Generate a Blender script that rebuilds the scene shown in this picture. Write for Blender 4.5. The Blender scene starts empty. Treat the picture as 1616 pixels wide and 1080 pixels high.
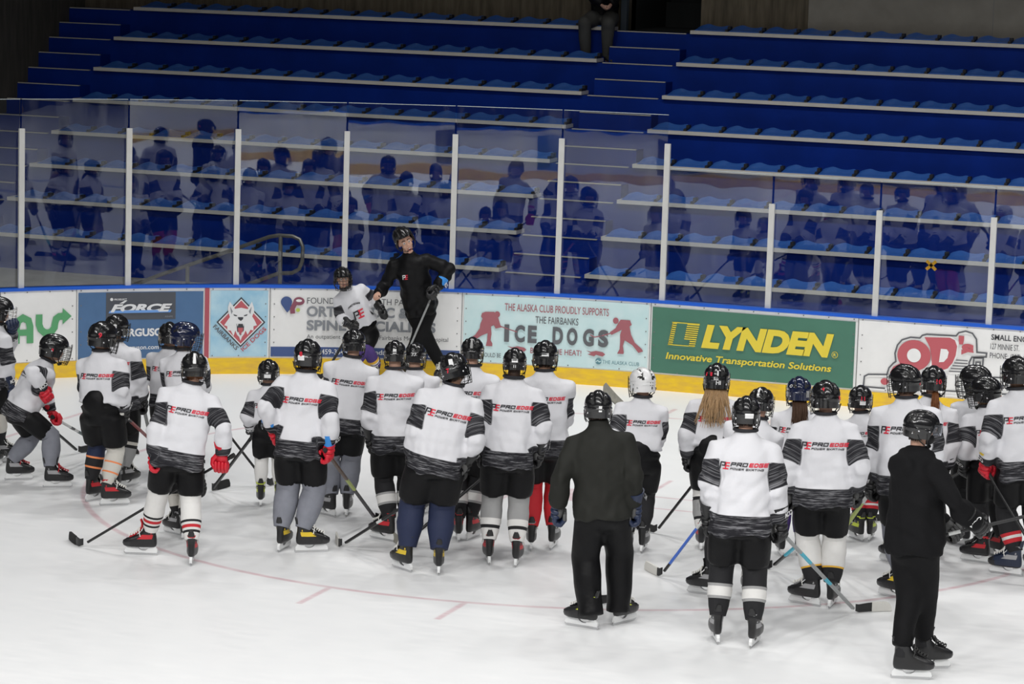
import bpy, math, random
import numpy as np
from mathutils import Vector, Matrix, geometry
from mathutils.bvhtree import BVHTree

SC = bpy.context.scene
COL = SC.collection
random.seed(7)
PI = math.pi

# ------------------------------------------------------------------ camera
FPX = 4624.0
CAM = np.array([14.4057, -31.9165, 5.31391])
CR = np.array([0.94144958, 0.33586036, 0.02950428])
CU = np.array([-0.07560582, 0.12502641, 0.9892685])
CF = np.array([-0.32856726, 0.93357711, -0.14309906])
cd = bpy.data.cameras.new('camera')
cam = bpy.data.objects.new('camera', cd)
COL.objects.link(cam)
cd.sensor_width = 36.0
cd.sensor_fit = 'HORIZONTAL'
cd.lens = FPX / 1616.0 * 36.0
cd.clip_end = 300
cam.matrix_world = Matrix(((CR[0], CU[0], -CF[0], CAM[0]), (CR[1], CU[1], -CF[1], CAM[1]),
                           (CR[2], CU[2], -CF[2], CAM[2]), (0, 0, 0, 1)))
SC.camera = cam

# ------------------------------------------------------------------ view, world, arena lamps
SC.view_settings.view_transform = 'Standard'
SC.view_settings.look = 'None'
SC.view_settings.gamma = 1.0
SC.view_settings.use_curve_mapping = False
SC.view_settings.exposure = 0.0
wd = bpy.data.worlds.new('arena_air')
SC.world = wd
wd.use_nodes = True
wd.node_tree.nodes['Background'].inputs[0].default_value = (0.8, 0.85, 1.0, 1)
wd.node_tree.nodes['Background'].inputs[1].default_value = 0.035
LAMP_W = 525.0
for lx, kx in ((0.0, .45), (3.5, .6), (7.0, .62), (10.5, .6), (14.0, .55), (18.0, .55), (22.0, .5), (26.5, .5)):
    for ly, ky, spr in ((-24.5, 2.0, 164), (-15.0, .30, 150), (-3.4, .50, 118)):
        ld = bpy.data.lights.new('rink_lamp', 'AREA')
        ld.shape = 'RECTANGLE'
        ld.size = 1.0
        ld.size_y = 0.6
        ld.energy = LAMP_W * kx * ky
        ld.spread = math.radians(spr)
        ld.color = (1.0, 0.99, 0.975)
        lo = bpy.data.objects.new('rink_lamp', ld)
        lo.location = (lx, ly, 12.0)
        COL.objects.link(lo)

# ------------------------------------------------------------------ materials
MATS = {}


def srgb(r, g, b):
    def f(c):
        c /= 255.0
        return c / 12.92 if c <= 0.04045 else ((c + 0.055) / 1.055) ** 2.4
    return (f(r), f(g), f(b))


class NT:
    """small helper for node graphs"""

    def __init__(self, m):
        m.use_nodes = True
        self.t = m.node_tree
        self.n = self.t.nodes
        self.bsdf = self.n.get('Principled BSDF')
        self.out = self.n.get('Material Output')

    def new(self, ty, **kw):
        o = self.n.new(ty)
        for k, v in kw.items():
            setattr(o, k, v)
        return o

    def link(self, a, b):
        self.t.links.new(a, b)

    def put(self, sock, v):
        if isinstance(v, bpy.types.NodeSocket):
            self.link(v, sock)
        else:
            sock.default_value = v

    def math(self, op, a, b=0.0, c=None, clamp=False):
        o = self.new('ShaderNodeMath', operation=op, use_clamp=clamp)
        self.put(o.inputs[0], a)
        self.put(o.inputs[1], b)
        if c is not None:
            self.put(o.inputs[2], c)
        return o.outputs[0]

    def noise(self, vec, scale=5.0, detail=3.0, rough=0.55):
        o = self.new('ShaderNodeTexNoise')
        o.inputs['Scale'].default_value = scale
        o.inputs['Detail'].default_value = detail
        o.inputs['Roughness'].default_value = rough
        if vec is not None:
            self.link(vec, o.inputs['Vector'])
        return o.outputs['Fac']

    def scale(self, vec, s):
        o = self.new('ShaderNodeVectorMath', operation='MULTIPLY')
        self.link(vec, o.inputs[0])
        o.inputs[1].default_value = s
        return o.outputs[0]

    def mix(self, fac, a, b):
        o = self.new('ShaderNodeMix', data_type='RGBA')
        self.put(o.inputs['Factor'], fac)
        for s, v in ((o.inputs[6], a), (o.inputs[7], b)):
            if isinstance(v, bpy.types.NodeSocket):
                self.link(v, s)
            else:
                s.default_value = (v[0], v[1], v[2], 1)
        return o.outputs[2]

    def ramp(self, fac, a, b):
        o = self.new('ShaderNodeMapRange', clamp=True)
        self.link(fac, o.inputs[0])
        o.inputs[1].default_value = a
        o.inputs[2].default_value = b
        return o.outputs[0]

    def pos(self):
        return self.new('ShaderNodeNewGeometry').outputs['Position']

    def obj(self):
        return self.new('ShaderNodeTexCoord').outputs['Object']

    def attr(self, name):
        return self.new('ShaderNodeAttribute', attribute_name=name)

    def bump(self, h, strength=0.3, dist=0.01):
        o = self.new('ShaderNodeBump')
        o.inputs['Strength'].default_value = strength
        o.inputs['Distance'].default_value = dist
        self.link(h, o.inputs['Height'])
        self.link(o.outputs[0], self.bsdf.inputs['Normal'])


def mat(name, col, rough=0.5, metal=0.0, spec=0.5, var=0.0, vscale=20.0, bump=0.0, bscale=60.0, coat=0.0, stretch=(1, 1, 1), col2=None):
    if name in MATS:
        return MATS[name]
    m = bpy.data.materials.new(name)
    t = NT(m)
    b = t.bsdf
    b.inputs['Base Color'].default_value = (*col, 1)
    b.inputs['Roughness'].default_value = rough
    b.inputs['Metallic'].default_value = metal
    b.inputs['Specular IOR Level'].default_value = spec
    b.inputs['Coat Weight'].default_value = coat
    if var > 0 or bump > 0:
        o = t.scale(t.obj(), stretch)
    if var > 0:
        n = t.ramp(t.noise(o, vscale, 4), 0.3, 0.7)
        c2 = col2 if col2 else tuple(c * (1 - var) for c in col)
        t.link(t.mix(n, c2, col), b.inputs['Base Color'])
    if bump > 0:
        t.bump(t.noise(o, bscale, 3), bump, 0.01)
    MATS[name] = m
    return m


W_WHITE = (0.80, 0.80, 0.82)
mat('white_board', (0.88, 0.88, 0.87), 0.35, var=0.06, vscale=6)
mat('kick_yellow', srgb(246, 206, 20), 0.45, var=0.35, vscale=5, stretch=(1, 1, 4), col2=srgb(222, 178, 70))
mat('rail_blue', srgb(20, 92, 205), 0.35)
mat('stripe_red', srgb(176, 84, 96), 0.4)
mat('seam_dark', (0.18, 0.18, 0.18), 0.6)
mat('post_grey', (0.62, 0.62, 0.60), 0.4, var=0.08, vscale=8)
mat('steel', (0.62, 0.62, 0.63), 0.25, metal=1.0)
mat('pipe_grey', (0.30, 0.29, 0.27), 0.4, metal=0.7)
mat('riser_blue', (0.002, 0.027, 0.25), 0.6, spec=0.12, var=0.25, vscale=2)
mat('bench_grey', (0.70, 0.67, 0.61), 0.5, var=0.1, vscale=3)
mat('nosing', (0.50, 0.48, 0.42), 0.5)
mat('bracket_dark', (0.012, 0.012, 0.015), 0.6)
mat('seat_blue', (0.030, 0.125, 0.45), 0.35)
mat('walkway_concrete', (0.30, 0.29, 0.26), 0.8, var=0.25, vscale=3)
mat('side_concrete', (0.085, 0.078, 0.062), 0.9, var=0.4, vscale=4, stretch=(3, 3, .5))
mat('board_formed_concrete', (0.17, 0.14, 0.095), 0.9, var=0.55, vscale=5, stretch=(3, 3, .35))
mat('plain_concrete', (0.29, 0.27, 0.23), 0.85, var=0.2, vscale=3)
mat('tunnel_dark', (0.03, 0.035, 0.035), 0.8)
mat('tunnel_post', (0.07, 0.09, 0.11), 0.7)
mat('tape_yellow', (0.90, 0.55, 0.03), 0.5)
# clothing and gear
mat('black_cloth', (0.006, 0.006, 0.0069), 0.75, spec=0.18, var=0.4, vscale=9, bump=0.25, bscale=30)
mat('black_nylon', (0.006, 0.006, 0.0069), 0.5, spec=0.18, var=0.4, vscale=9, bump=0.3, bscale=25)
mat('olive_black', (0.017, 0.0175, 0.015), 0.7, spec=0.2, bump=0.25, bscale=22)
mat('hoodie_black', (0.006, 0.006, 0.0069), 0.85, spec=0.18, bump=0.25, bscale=25)
mat('grey_sweat', (0.24, 0.25, 0.29), 0.85, var=0.2, vscale=9, bump=0.3, bscale=20)
mat('navy_cloth', (0.012, 0.020, 0.060), 0.75, bump=0.3, bscale=25)
mat('sock_white', (0.74, 0.73, 0.71), 0.85, bump=0.35, bscale=28)
mat('sock_cream', (0.62, 0.60, 0.55), 0.85, bump=0.35, bscale=28)
mat('sock_black', (0.011, 0.011, 0.013), 0.85, bump=0.3, bscale=28)
mat('sock_red', (0.55, 0.02, 0.03), 0.8, bump=0.3, bscale=28)
mat('sock_grey', (0.33, 0.33, 0.33), 0.85, bump=0.3, bscale=28)
mat('sock_orange', (0.85, 0.27, 0.10), 0.8)
mat('sock_gold', (0.80, 0.45, 0.05), 0.8)
mat('sock_purple', (0.06, 0.03, 0.16), 0.8)
mat('collar_black', (0.014, 0.014, 0.018), 0.8)
mat('print_black', (0.015, 0.015, 0.02), 0.6)
mat('print_red', (0.72, 0.02, 0.05), 0.6)
mat('print_white', (0.8, 0.8, 0.8), 0.6)
mat('print_blue', (0.04, 0.28, 0.75), 0.6)
mat('shell_black', (0.009, 0.009, 0.010), 0.22, coat=0.25)
mat("shell_navy", (0.009, 0.014, 0.045), 0.16, coat=0.5)
mat('shell_white', (0.80, 0.80, 0.80), 0.2, coat=0.4)
mat('foam_dark', (0.008, 0.008, 0.008), 0.7)
mat('strap_black', (0.012, 0.012, 0.012), 0.6)
mat('wire_black', (0.012, 0.012, 0.012), 0.5)
mat('wire_chrome', (0.6, 0.6, 0.6), 0.2, metal=1.0)
mat('visor_clear', (0.05, 0.05, 0.05), 0.05)
mat('leather_black', (0.010, 0.010, 0.011), 0.45, bump=0.2, bscale=40)
mat('leather_red', (0.62, 0.012, 0.03), 0.42, bump=0.2, bscale=40)
mat('leather_navy', (0.012, 0.022, 0.06), 0.45, bump=0.2, bscale=40)
mat('palm_grey', (0.10, 0.10, 0.10), 0.7)
mat('boot_black', (0.014, 0.014, 0.015), 0.35, bump=0.15, bscale=50)
mat('boot_toe', (0.022, 0.022, 0.024), 0.25)
mat('boot_navy', (0.016, 0.024, 0.05), 0.35)
mat('boot_accent_red', (0.55, 0.02, 0.03), 0.5)
mat('boot_accent_yellow', (0.78, 0.55, 0.03), 0.5)
mat('boot_accent_lime', (0.62, 0.72, 0.06), 0.5)
mat('boot_accent_grey', (0.35, 0.35, 0.36), 0.5)
mat('holder_white', (0.78, 0.79, 0.79), 0.3)
mat('lace_white', (0.75, 0.74, 0.70), 0.8)
mat('lace_dark', (0.03, 0.03, 0.03), 0.8)
mat('shaft_black', (0.014, 0.014, 0.015), 0.4)
mat('shaft_teal', (0.02, 0.07, 0.075), 0.4)
mat('shaft_red', (0.25, 0.03, 0.03), 0.4)
mat('shaft_blue', (0.05, 0.14, 0.55), 0.4)
mat('shaft_cyan', (0.05, 0.45, 0.60), 0.4)
mat('shaft_grey', (0.30, 0.31, 0.31), 0.35)
mat('shaft_lime', (0.40, 0.48, 0.10), 0.4)
mat('shaft_white', (0.65, 0.66, 0.65), 0.4)
mat('shaft_brown', (0.10, 0.06, 0.04), 0.45)
mat('tape_black', (0.012, 0.012, 0.012), 0.85, bump=0.3, bscale=120)
mat('tape_white', (0.66, 0.65, 0.61), 0.8, bump=0.3, bscale=120)
mat('tape_tan', (0.36, 0.35, 0.30), 0.8, var=0.3, vscale=30)
mat('tape_pink', (0.75, 0.18, 0.45), 0.7)
mat('skin_light', (0.56, 0.33, 0.24), 0.55, spec=0.35)
mat('skin_tan', (0.34, 0.19, 0.12), 0.55, spec=0.35)
mat('skin_dark', (0.055, 0.030, 0.020), 0.5, spec=0.35)
mat('lip', (0.35, 0.10, 0.09), 0.5)
mat('mouth_dark', (0.05, 0.012, 0.012), 0.6)
mat('tooth', (0.7, 0.68, 0.6), 0.3)
mat('eye_white', (0.7, 0.7, 0.68), 0.2)
mat('eye_dark', (0.02, 0.015, 0.01), 0.2)
mat('hair_blond', (0.52, 0.33, 0.17), 0.55, var=0.5, vscale=60, stretch=(3, 3, .3))
mat('hair_brown', (0.09, 0.045, 0.025), 0.55, var=0.5, vscale=60, stretch=(3, 3, .3))
mat('hair_auburn', (0.22, 0.075, 0.022), 0.55, var=0.5, vscale=60, stretch=(3, 3, .3))
mat('hair_dark', (0.03, 0.018, 0.012), 0.6)
mat('jeans_grey', (0.06, 0.06, 0.055), 0.8, bump=0.2, bscale=25)
mat('shoe_olive', (0.05, 0.05, 0.035), 0.7)
mat('mask_black', (0.012, 0.012, 0.014), 0.8)


def jersey_mat(name, tucked_tone=1.0):
    """white practice jersey; bands of dark heathered yarn where the woven-in pattern says so"""
    m = bpy.data.materials.new(name)
    t = NT(m)
    pat = t.attr('band').outputs['Fac']
    pc = t.attr('weave').outputs['Vector']
    n1 = t.noise(t.scale(pc, (95.0, 6.0, 3.0)), 1.0, 3, 0.6)
    n2 = t.noise(t.scale(pc, (260.0, 18.0, 3.0)), 1.0, 2, 0.6)
    s = t.math('MULTIPLY_ADD', n2, 0.35, t.math('MULTIPLY', n1, 0.75))
    k = t.ramp(s, 0.545, 0.78)
    heather = t.mix(k, (0.014, 0.014, 0.018), (0.33, 0.33, 0.35))
    mask = t.ramp(pat, -0.003, 0.003)
    col = t.mix(mask, (0.70, 0.70, 0.73), heather)
    t.link(col, t.bsdf.inputs['Base Color'])
    t.bsdf.inputs['Roughness'].default_value = 0.75
    t.bsdf.inputs['Specular IOR Level'].default_value = 0.25
    o = t.obj()
    t.bump(t.noise(o, 16.0, 3), 0.35, 0.012)
    MATS[name] = m
    return m


jersey_mat('jersey_white')

# ------------------------------------------------------------------ mesh builder


def V(*a):
    return np.array(a, float)


def nrm(v):
    return v / (np.linalg.norm(v) + 1e-12)


UP = V(0, 0, 1)


class MB:
    def __init__(self):
        self.v = []
        self.f = []
        self.m = []

    def add(self, vs, fs, mi=0):
        o = len(self.v)
        self.v.extend([tuple(p) for p in vs])
        self.f.extend([tuple(i + o for i in q) for q in fs])
        if isinstance(mi, (list, tuple)):
            self.m.extend(mi)
        else:
            self.m.extend([mi] * len(fs))

    def loft(self, rings, mi=0, cap0=True, cap1=True):
        n = len(rings[0])
        vs = [p for r in rings for p in r]
        fs, ms = [], []
        for k in range(len(rings) - 1):
            mm = mi[k] if isinstance(mi, (list, tuple)) else mi
            for i in range(n):
                j = (i + 1) % n
                fs.append((k * n + i, k * n + j, (k + 1) * n + j, (k + 1) * n + i))
                ms.append(mm)
        if cap0:
            fs.append(tuple(range(n - 1, -1, -1)))
            ms.append(mi[0] if isinstance(mi, (list, tuple)) else mi)
        if cap1:
            b = (len(rings) - 1) * n
            fs.append(tuple(b + i for i in range(n)))
            ms.append(mi[-1] if isinstance(mi, (list, tuple)) else mi)
        self.add(vs, fs, ms)

    def tube(self, path, rad, n=12, mi=0, up=None, flat=1.0, round_ends=False, closed_caps=True):
        path = [np.asarray(p, float) for p in path]
        if not isinstance(rad, (list, tuple, np.ndarray)):
            rad = [rad] * len(path)
        rad = list(rad)
        mis = list(mi) if isinstance(mi, (list, tuple)) else None
        if round_ends:
            d0 = nrm(path[0] - path[1])
            d1 = nrm(path[-1] - path[-2])
            r0, r1 = rad[0], rad[-1]
            pre = [(path[0] + d0 * r0 * math.sin(a), r0 * math.cos(a)) for a in (1.45, 1.0, 0.5)]
            post = [(path[-1] + d1 * r1 * math.sin(a), r1 * math.cos(a)) for a in (0.5, 1.0, 1.45)]
            path = [p for p, _ in pre] + path + [p for p, _ in post]
            rad = [r for _, r in pre] + rad + [r for _, r in post]
            if mis:
                mis = [mis[0]] * 3 + mis + [mis[-1]] * 3
        rings = []
        prev = up if up is not None else None
        for k, p in enumerate(path):
            a = path[max(k - 1, 0)]
            b = path[min(k + 1, len(path) - 1)]
            t = nrm(b - a)
            if prev is None:
                prev = V(0, 0, 1) if abs(t[2]) < 0.9 else V(1, 0, 0)
            x = prev - t * (prev @ t)
            if np.linalg.norm(x) < 1e-6:
                x = V(1, 0, 0) - t * t[0]
            x = nrm(x)
            y = np.cross(t, x)
            prev = x
            r = rad[k]
            rings.append([p + x * (r * flat * math.cos(2 * PI * i / n)) + y * (r * math.sin(2 * PI * i / n)) for i in range(n)])
        self.loft(rings, mis if mis else mi, closed_caps, closed_caps)

    def ell(self, c, ax, n=16, m=10, mi=0):
        """ellipsoid with three axis vectors"""
        c = np.asarray(c, float)
        X, Y, Z = [np.asarray(a, float) for a in ax]
        vs = [c - Z]
        for k in range(1, m):
            e = -PI / 2 + PI * k / m
            for i in range(n):
                a = 2 * PI * i / n
                vs.append(c + X * (math.cos(e) * math.cos(a)) + Y * (math.cos(e) * math.sin(a)) + Z * math.sin(e))
        vs.append(c + Z)
        fs = []
        for i in range(n):
            fs.append((0, 1 + (i + 1) % n, 1 + i))
        for k in range(m - 2):
            for i in range(n):
                j = (i + 1) % n
                fs.append((1 + k * n + i, 1 + k * n + j, 1 + (k + 1) * n + j, 1 + (k + 1) * n + i))
        b = 1 + (m - 2) * n
        for i in range(n):
            fs.append((b + i, b + (i + 1) % n, len(vs) - 1))
        self.add(vs, fs, mi)

    def sph(self, c, r, n=12, m=8, mi=0):
        self.ell(c, (V(r, 0, 0), V(0, r, 0), V(0, 0, r)), n, m, mi)

    def box(self, c, hx, hy, hz, mi=0, ax=None):
        c = np.asarray(c, float)
        X, Y, Z = (V(1, 0, 0), V(0, 1, 0), V(0, 0, 1)) if ax is None else ax
        vs = [c + X * (sx * hx) + Y * (sy * hy) + Z * (sz * hz) for sz in (-1, 1) for sy in (-1, 1) for sx in (-1, 1)]
        fs = [(0, 2, 3, 1), (4, 5, 7, 6), (0, 1, 5, 4), (2, 6, 7, 3), (0, 4, 6, 2), (1, 3, 7, 5)]
        self.add(vs, fs, mi)

    def prism(self, pts, o, ux, uy, uz, d0, d1, mi=0):
        """2-D outline pts extruded along uz from d0 to d1"""
        o = np.asarray(o, float)
        n = len(pts)
        vs = [o + ux * p[0] + uy * p[1] + uz * d0 for p in pts] + [o + ux * p[0] + uy * p[1] + uz * d1 for p in pts]
        tri = geometry.tessellate_polygon([[Vector((p[0], p[1], 0)) for p in pts]])
        fs = []
        for t in tri:
            fs.append((t[0], t[1], t[2]))
            fs.append((t[2] + n, t[1] + n, t[0] + n))
        for i in range(n):
            j = (i + 1) % n
            fs.append((i, j, n + j, n + i))
        self.add(vs, fs, mi)

    def mesh(self, name, mats, origin=None, smooth=True, fixn=True):
        me = bpy.data.meshes.new(name)
        vs = self.v if origin is None else [(p[0] - origin[0], p[1] - origin[1], p[2] - origin[2]) for p in self.v]
        me.from_pydata(vs, [], self.f)
        for x in mats:
            me.materials.append(MATS[x] if isinstance(x, str) else x)
        me.polygons.foreach_set('material_index', np.array(self.m, dtype=np.int32))
        if fixn:
            import bmesh
            bm = bmesh.new()
            bm.from_mesh(me)
            bmesh.ops.recalc_face_normals(bm, faces=bm.faces[:])
            bm.to_mesh(me)
            bm.free()
        if smooth:
            me.shade_smooth()
            try:
                me.set_sharp_from_angle(angle=math.radians(42))
            except Exception:
                pass
        me.update()
        return me

    def build(self, name, mats, parent=None, origin=None, smooth=True, fixn=True):
        if origin is None and parent is not None:
            origin = ORIG.get(parent.name)
        me = self.mesh(name, mats, origin, smooth, fixn)
        return link(name, me, parent, origin)


ORIG = {}


def link(name, data, parent=None, origin=None):
    o = bpy.data.objects.new(name, data)
    COL.objects.link(o)
    if parent is not None:
        o.parent = parent
        ORIG[o.name] = ORIG.get(parent.name)
    elif origin is not None:
        o.location = tuple(origin)
        ORIG[o.name] = origin
    return o


def tag(o, label=None, cat=None, group=None, kind=None):
    if label:
        o['label'] = label
    if cat:
        o['category'] = cat
    if group:
        o['group'] = group
    if kind:
        o['kind'] = kind
    return o


def empty(name, loc, label, cat, group=None):
    o = bpy.data.objects.new(name, None)
    COL.objects.link(o)
    o.location = tuple(float(x) for x in loc)
    o.empty_display_size = 0.1
    ORIG[o.name] = np.array([float(x) for x in loc])
    return tag(o, label, cat, group)


# ------------------------------------------------------------------ where a point of the photo stands in the arena


def ray(x, y):
    return CF + CR * ((x - 808.0) / FPX) - CU * ((y - 540.0) / FPX)


def ground(x, y, z=0.0):
    d = ray(x, y)
    return CAM + d * ((z - CAM[2]) / d[2])


def upright(x, y, P):
    """point of the view ray that is as far off as P (vertical plane through P)"""
    d = ray(x, y)
    w = np.array(P) - CAM
    return CAM + d * ((w[0] * d[0] + w[1] * d[1]) / (d[0] ** 2 + d[1] ** 2))


# ------------------------------------------------------------------ lettering
_txt = {}


def text2d(s, bold=0.0, shear=0.0):
    """filled letters, normalised to the box 0..1 x 0..1 ; returns verts, faces, aspect"""
    key = (s, bold, shear)
    if key in _txt:
        return _txt[key]
    cu = bpy.data.curves.new('letters', 'FONT')
    cu.body = s
    cu.resolution_u = 4
    cu.offset = bold
    cu.shear = shear
    ob = bpy.data.objects.new('letters', cu)
    me = bpy.data.meshes.new_from_object(ob)
    vs = np.array([v.co[:2] for v in me.vertices])
    fs = [tuple(p.vertices) for p in me.polygons]
    bpy.data.objects.remove(ob)
    bpy.data.meshes.remove(me)
    bpy.data.curves.remove(cu)
    lo, hi = vs.min(0), vs.max(0)
    asp = (hi[0] - lo[0]) / (hi[1] - lo[1])
    _txt[key] = ((vs - lo) / (hi - lo), fs, asp)
    return _txt[key]


GLY = {  # squared wide strokes on a 0..1 grid
    'P': [[(0, 0), (0, 1), (1, 1), (1, .45), (0, .45)]],
    'R': [[(0, 0), (0, 1), (1, 1), (1, .45), (0, .45)], [(.5, .45), (1, 0)]],
    'O': [[(0, 0), (0, 1), (1, 1), (1, 0), (0, 0)]],
    'E': [[(1, 1), (0, 1), (0, 0), (1, 0)], [(0, .5), (.9, .5)]],
    'D': [[(0, 0), (0, 1), (.75, 1), (1, .75), (1, .25), (.75, 0), (0, 0)]],
    'G': [[(1, 1), (0, 1), (0, 0), (1, 0), (1, .5), (.5, .5)]],
    'W': [[(0, 1), (0, 0), (1, 0), (1, 1)], [(.5, 0), (.5, .8)]],
    'S': [[(1, 1), (0, 1), (0, .5), (1, .5), (1, 0), (0, 0)]],
    'K': [[(0, 0), (0, 1)], [(1, 1), (.3, .5), (1, 0)], [(0, .5), (.3, .5)]],
    'A': [[(0, 0), (0, 1), (1, 1), (1, 0)], [(0, .45), (1, .45)]],
    'T': [[(0, 1), (1, 1)], [(.5, 1), (.5, 0)]],
    'I': [[(.5, 0), (.5, 1)]],
    'N': [[(0, 0), (0, 1), (1, 0), (1, 1)]],
    'F': [[(1, 1), (0, 1), (0, 0)], [(0, .5), (.9, .5)]],
    'C': [[(1, 1), (0, 1), (0, 0), (1, 0)]],
}


def stroke_quads(path, th):
    out = []
    for a, b in zip(path[:-1], path[1:]):
        a = np.array(a, float)
        b = np.array(b, float)
        d = b - a
        L = np.linalg.norm(d)
        if L < 1e-9:
            continue
        d /= L
        n = np.array([-d[1], d[0]])
        a2 = a - d * th / 2
        b2 = b + d * th / 2
        out.append([a2 - n * th / 2, b2 - n * th / 2, b2 + n * th / 2, a2 + n * th / 2])
    return out


def strokes(word, x0, y0, w, h, gap, th, shear=0.25):
    """quads for a word in the squared hand; w = width of a letter"""
    q = []
    x = x0
    for ch in word:
        if ch == ' ':
            x += w * 0.6
            continue
        ww = w * (0.35 if ch == 'I' else 1.0)
        for path in GLY[ch]:
            pts = [(x + p[0] * (ww - th) + th / 2, y0 + p[1] * (h - th) + th / 2) for p in path]
            for quad in stroke_quads(pts, th):
                q.append([(p[0] + shear * (p[1] - y0), p[1]) for p in quad])
        x += ww + gap
    return q, x


def pro_edge():
    """the back print of the practice jersey in a box 0..1 wide ; list of (quad, material index)"""
    out = []
    # the mark: a black P and a red E on slanted strokes
    for path in ([(0.0, 0.0), (0.0, .13), (.085, .13), (.085, .065), (0.035, .065)],):
        for q in stroke_quads(path, 0.026):
            out.append(([(p[0] + .15 * p[1] + .015, p[1] + .015) for p in q], 0))
    for path in ([(.175, .14), (.105, .14)], [(.175, .075), (.1, .075)], [(.165, .012), (.07, .012)], [(.11, .14), (.11, .012)]):
        for q in stroke_quads(path, 0.026):
            out.append(([(p[0] + .15 * p[1] + .01, p[1]) for p in q], 1))
    q, x = strokes('PRO', .225, .075, .105, .085, .016, .021, .3)
    out += [(k, 0) for k in q]
    q, x = strokes('EDGE', .605, .075, .088, .085, .014, .021, .3)
    out += [(k, 1) for k in q]
    q, x = strokes('POWER SKATING', .215, 0.0, .049, .042, .0105, .0095, .3)
    out += [(k, 0) for k in q]
    return out


PRO_EDGE = pro_edge()
# ================================================================== THE SETTING
RC, TX = 9.02, 5.03            # corner radius of the boards, where the straight begins
HB = 1.037


def bp(s, z, off=0.0):
    """point of the boards: s along them, z up, off towards the ice"""
    if s >= TX:
        return V(s, -off, z)
    a = (TX - s) / RC
    return V(TX - (RC - off) * math.sin(a), -RC + (RC - off) * math.cos(a), z)


def bn(s):
    """towards the ice"""
    if s >= TX:
        return V(0, -1, 0)
    a = (TX - s) / RC
    return V(math.sin(a), -math.cos(a), 0)


def bt(s):
    n = bn(s)
    return V(-n[1], n[0], 0)


S0, S1 = -7.5, 22.0


def srange(a, b, step=0.2):
    n = max(1, int(math.ceil((b - a) / step)))
    return [a + (b - a) * i / n for i in range(n + 1)]


def strip(mb, a, b, z0, z1, o0, o1, mi=0):
    """solid bar that follows the boards"""
    ss = srange(a, b) if a < TX else [a, b]
    mb.loft([[bp(s, z0, o0), bp(s, z0, o1), bp(s, z1, o1), bp(s, z1, o0)] for s in ss], mi)


# ---- ice with its painted lines
def ice_material():
    m = bpy.data.materials.new('ice')
    t = NT(m)
    b = t.bsdf
    P = t.pos()
    sep = t.new('ShaderNodeSeparateXYZ')
    t.link(P, sep.inputs[0])
    x, y = sep.outputs[0], sep.outputs[1]
    cx, cy, r = 6.10, -6.33, 4.57

    def band(d, half, soft=0.012):
        a = t.math('ABSOLUTE', d)
        o = t.new('ShaderNodeMapRange', clamp=True)
        t.link(a, o.inputs[0])
        o.inputs[1].default_value = half + soft
        o.inputs[2].default_value = half - soft
        return o.outputs[0]

    def inside(v, lo, hi):
        return t.math('MULTIPLY', t.math('GREATER_THAN', v, lo), t.math('LESS_THAN', v, hi))
    dx = t.math('SUBTRACT', x, cx)
    dy = t.math('SUBTRACT', y, cy)
    rr = t.math('SQRT', t.math('ADD', t.math('MULTIPLY', dx, dx), t.math('MULTIPLY', dy, dy)))
    circle = band(t.math('SUBTRACT', rr, r), 0.028)
    # the hash marks either side of the circle
    ax = t.math('ABSOLUTE', dx)
    ay = t.math('ABSOLUTE', dy)
    hm = t.math('MULTIPLY', band(t.math('SUBTRACT', ax, 0.575), 0.026), inside(ay, 4.54, 5.16))
    # the marks round the spot
    l1 = t.math('MULTIPLY', band(t.math('SUBTRACT', ay, 0.26), 0.022), inside(ax, 0.55, 1.5))
    l2 = t.math('MULTIPLY', band(t.math('SUBTRACT', ax, 0.58), 0.022), inside(ay, 0.26, 1.1))
    spot = t.math('LESS_THAN', rr, 0.30)
    goal = band(x, 0.03)
    blue = band(t.math('SUBTRACT', x, 19.5), 0.15)
    red = circle
    for k in (hm, l1, l2, spot, goal):
        red = t.math('MAXIMUM', red, k)
    wear = t.ramp(t.noise(t.scale(P, (1.2, 5.0, 1)), 3.0, 4, 0.6), 0.25, 0.75)
    fine = t.ramp(t.noise(t.scale(P, (2.0, 14.0, 1)), 6.0, 3, 0.6), 0.3, 0.7)
    fade = t.math('MULTIPLY_ADD', wear, 0.42, 0.20)
    fade = t.math('MULTIPLY', fade, t.math('MULTIPLY_ADD', fine, 0.3, 0.7))
    # skate-cut snow
    scr = t.noise(t.scale(P, (0.8, 3.2, 1)), 4.0, 6, 0.65)
    snow = t.ramp(scr, 0.35, 0.7)
    base = t.mix(snow, (0.815, 0.825, 0.83), (0.84, 0.845, 0.845))
    col = t.mix(t.math('MULTIPLY', red, fade), base, (0.50, 0.10, 0.16))
    col = t.mix(t.math('MULTIPLY', blue, 0.5), col, (0.1, 0.2, 0.6))
    t.link(col, b.inputs['Base Color'])
    t.link(t.math('MULTIPLY_ADD', snow, 0.12, 0.30), b.inputs['Roughness'])
    b.inputs['Specular IOR Level'].default_value = 0.25
    t.bump(scr, 0.03, 0.01)
    MATS['ice'] = m


ice_material()
mb = MB()
pts = [bp(s, 0, 0.0) for s in srange(S0, TX, 0.25)] + [V(40, 0, 0), V(40, -26, 0), V(-6, -26, 0)]
mb.prism([(p[0], p[1]) for p in pts], V(0, 0, 0), V(1, 0, 0), V(0, 1, 0), V(0, 0, 1), -0.05, 0.0)
tag(mb.build('floor', ['ice'], smooth=False), 'white rink ice with faded red face-off circle and goal line', kind='structure')

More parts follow.
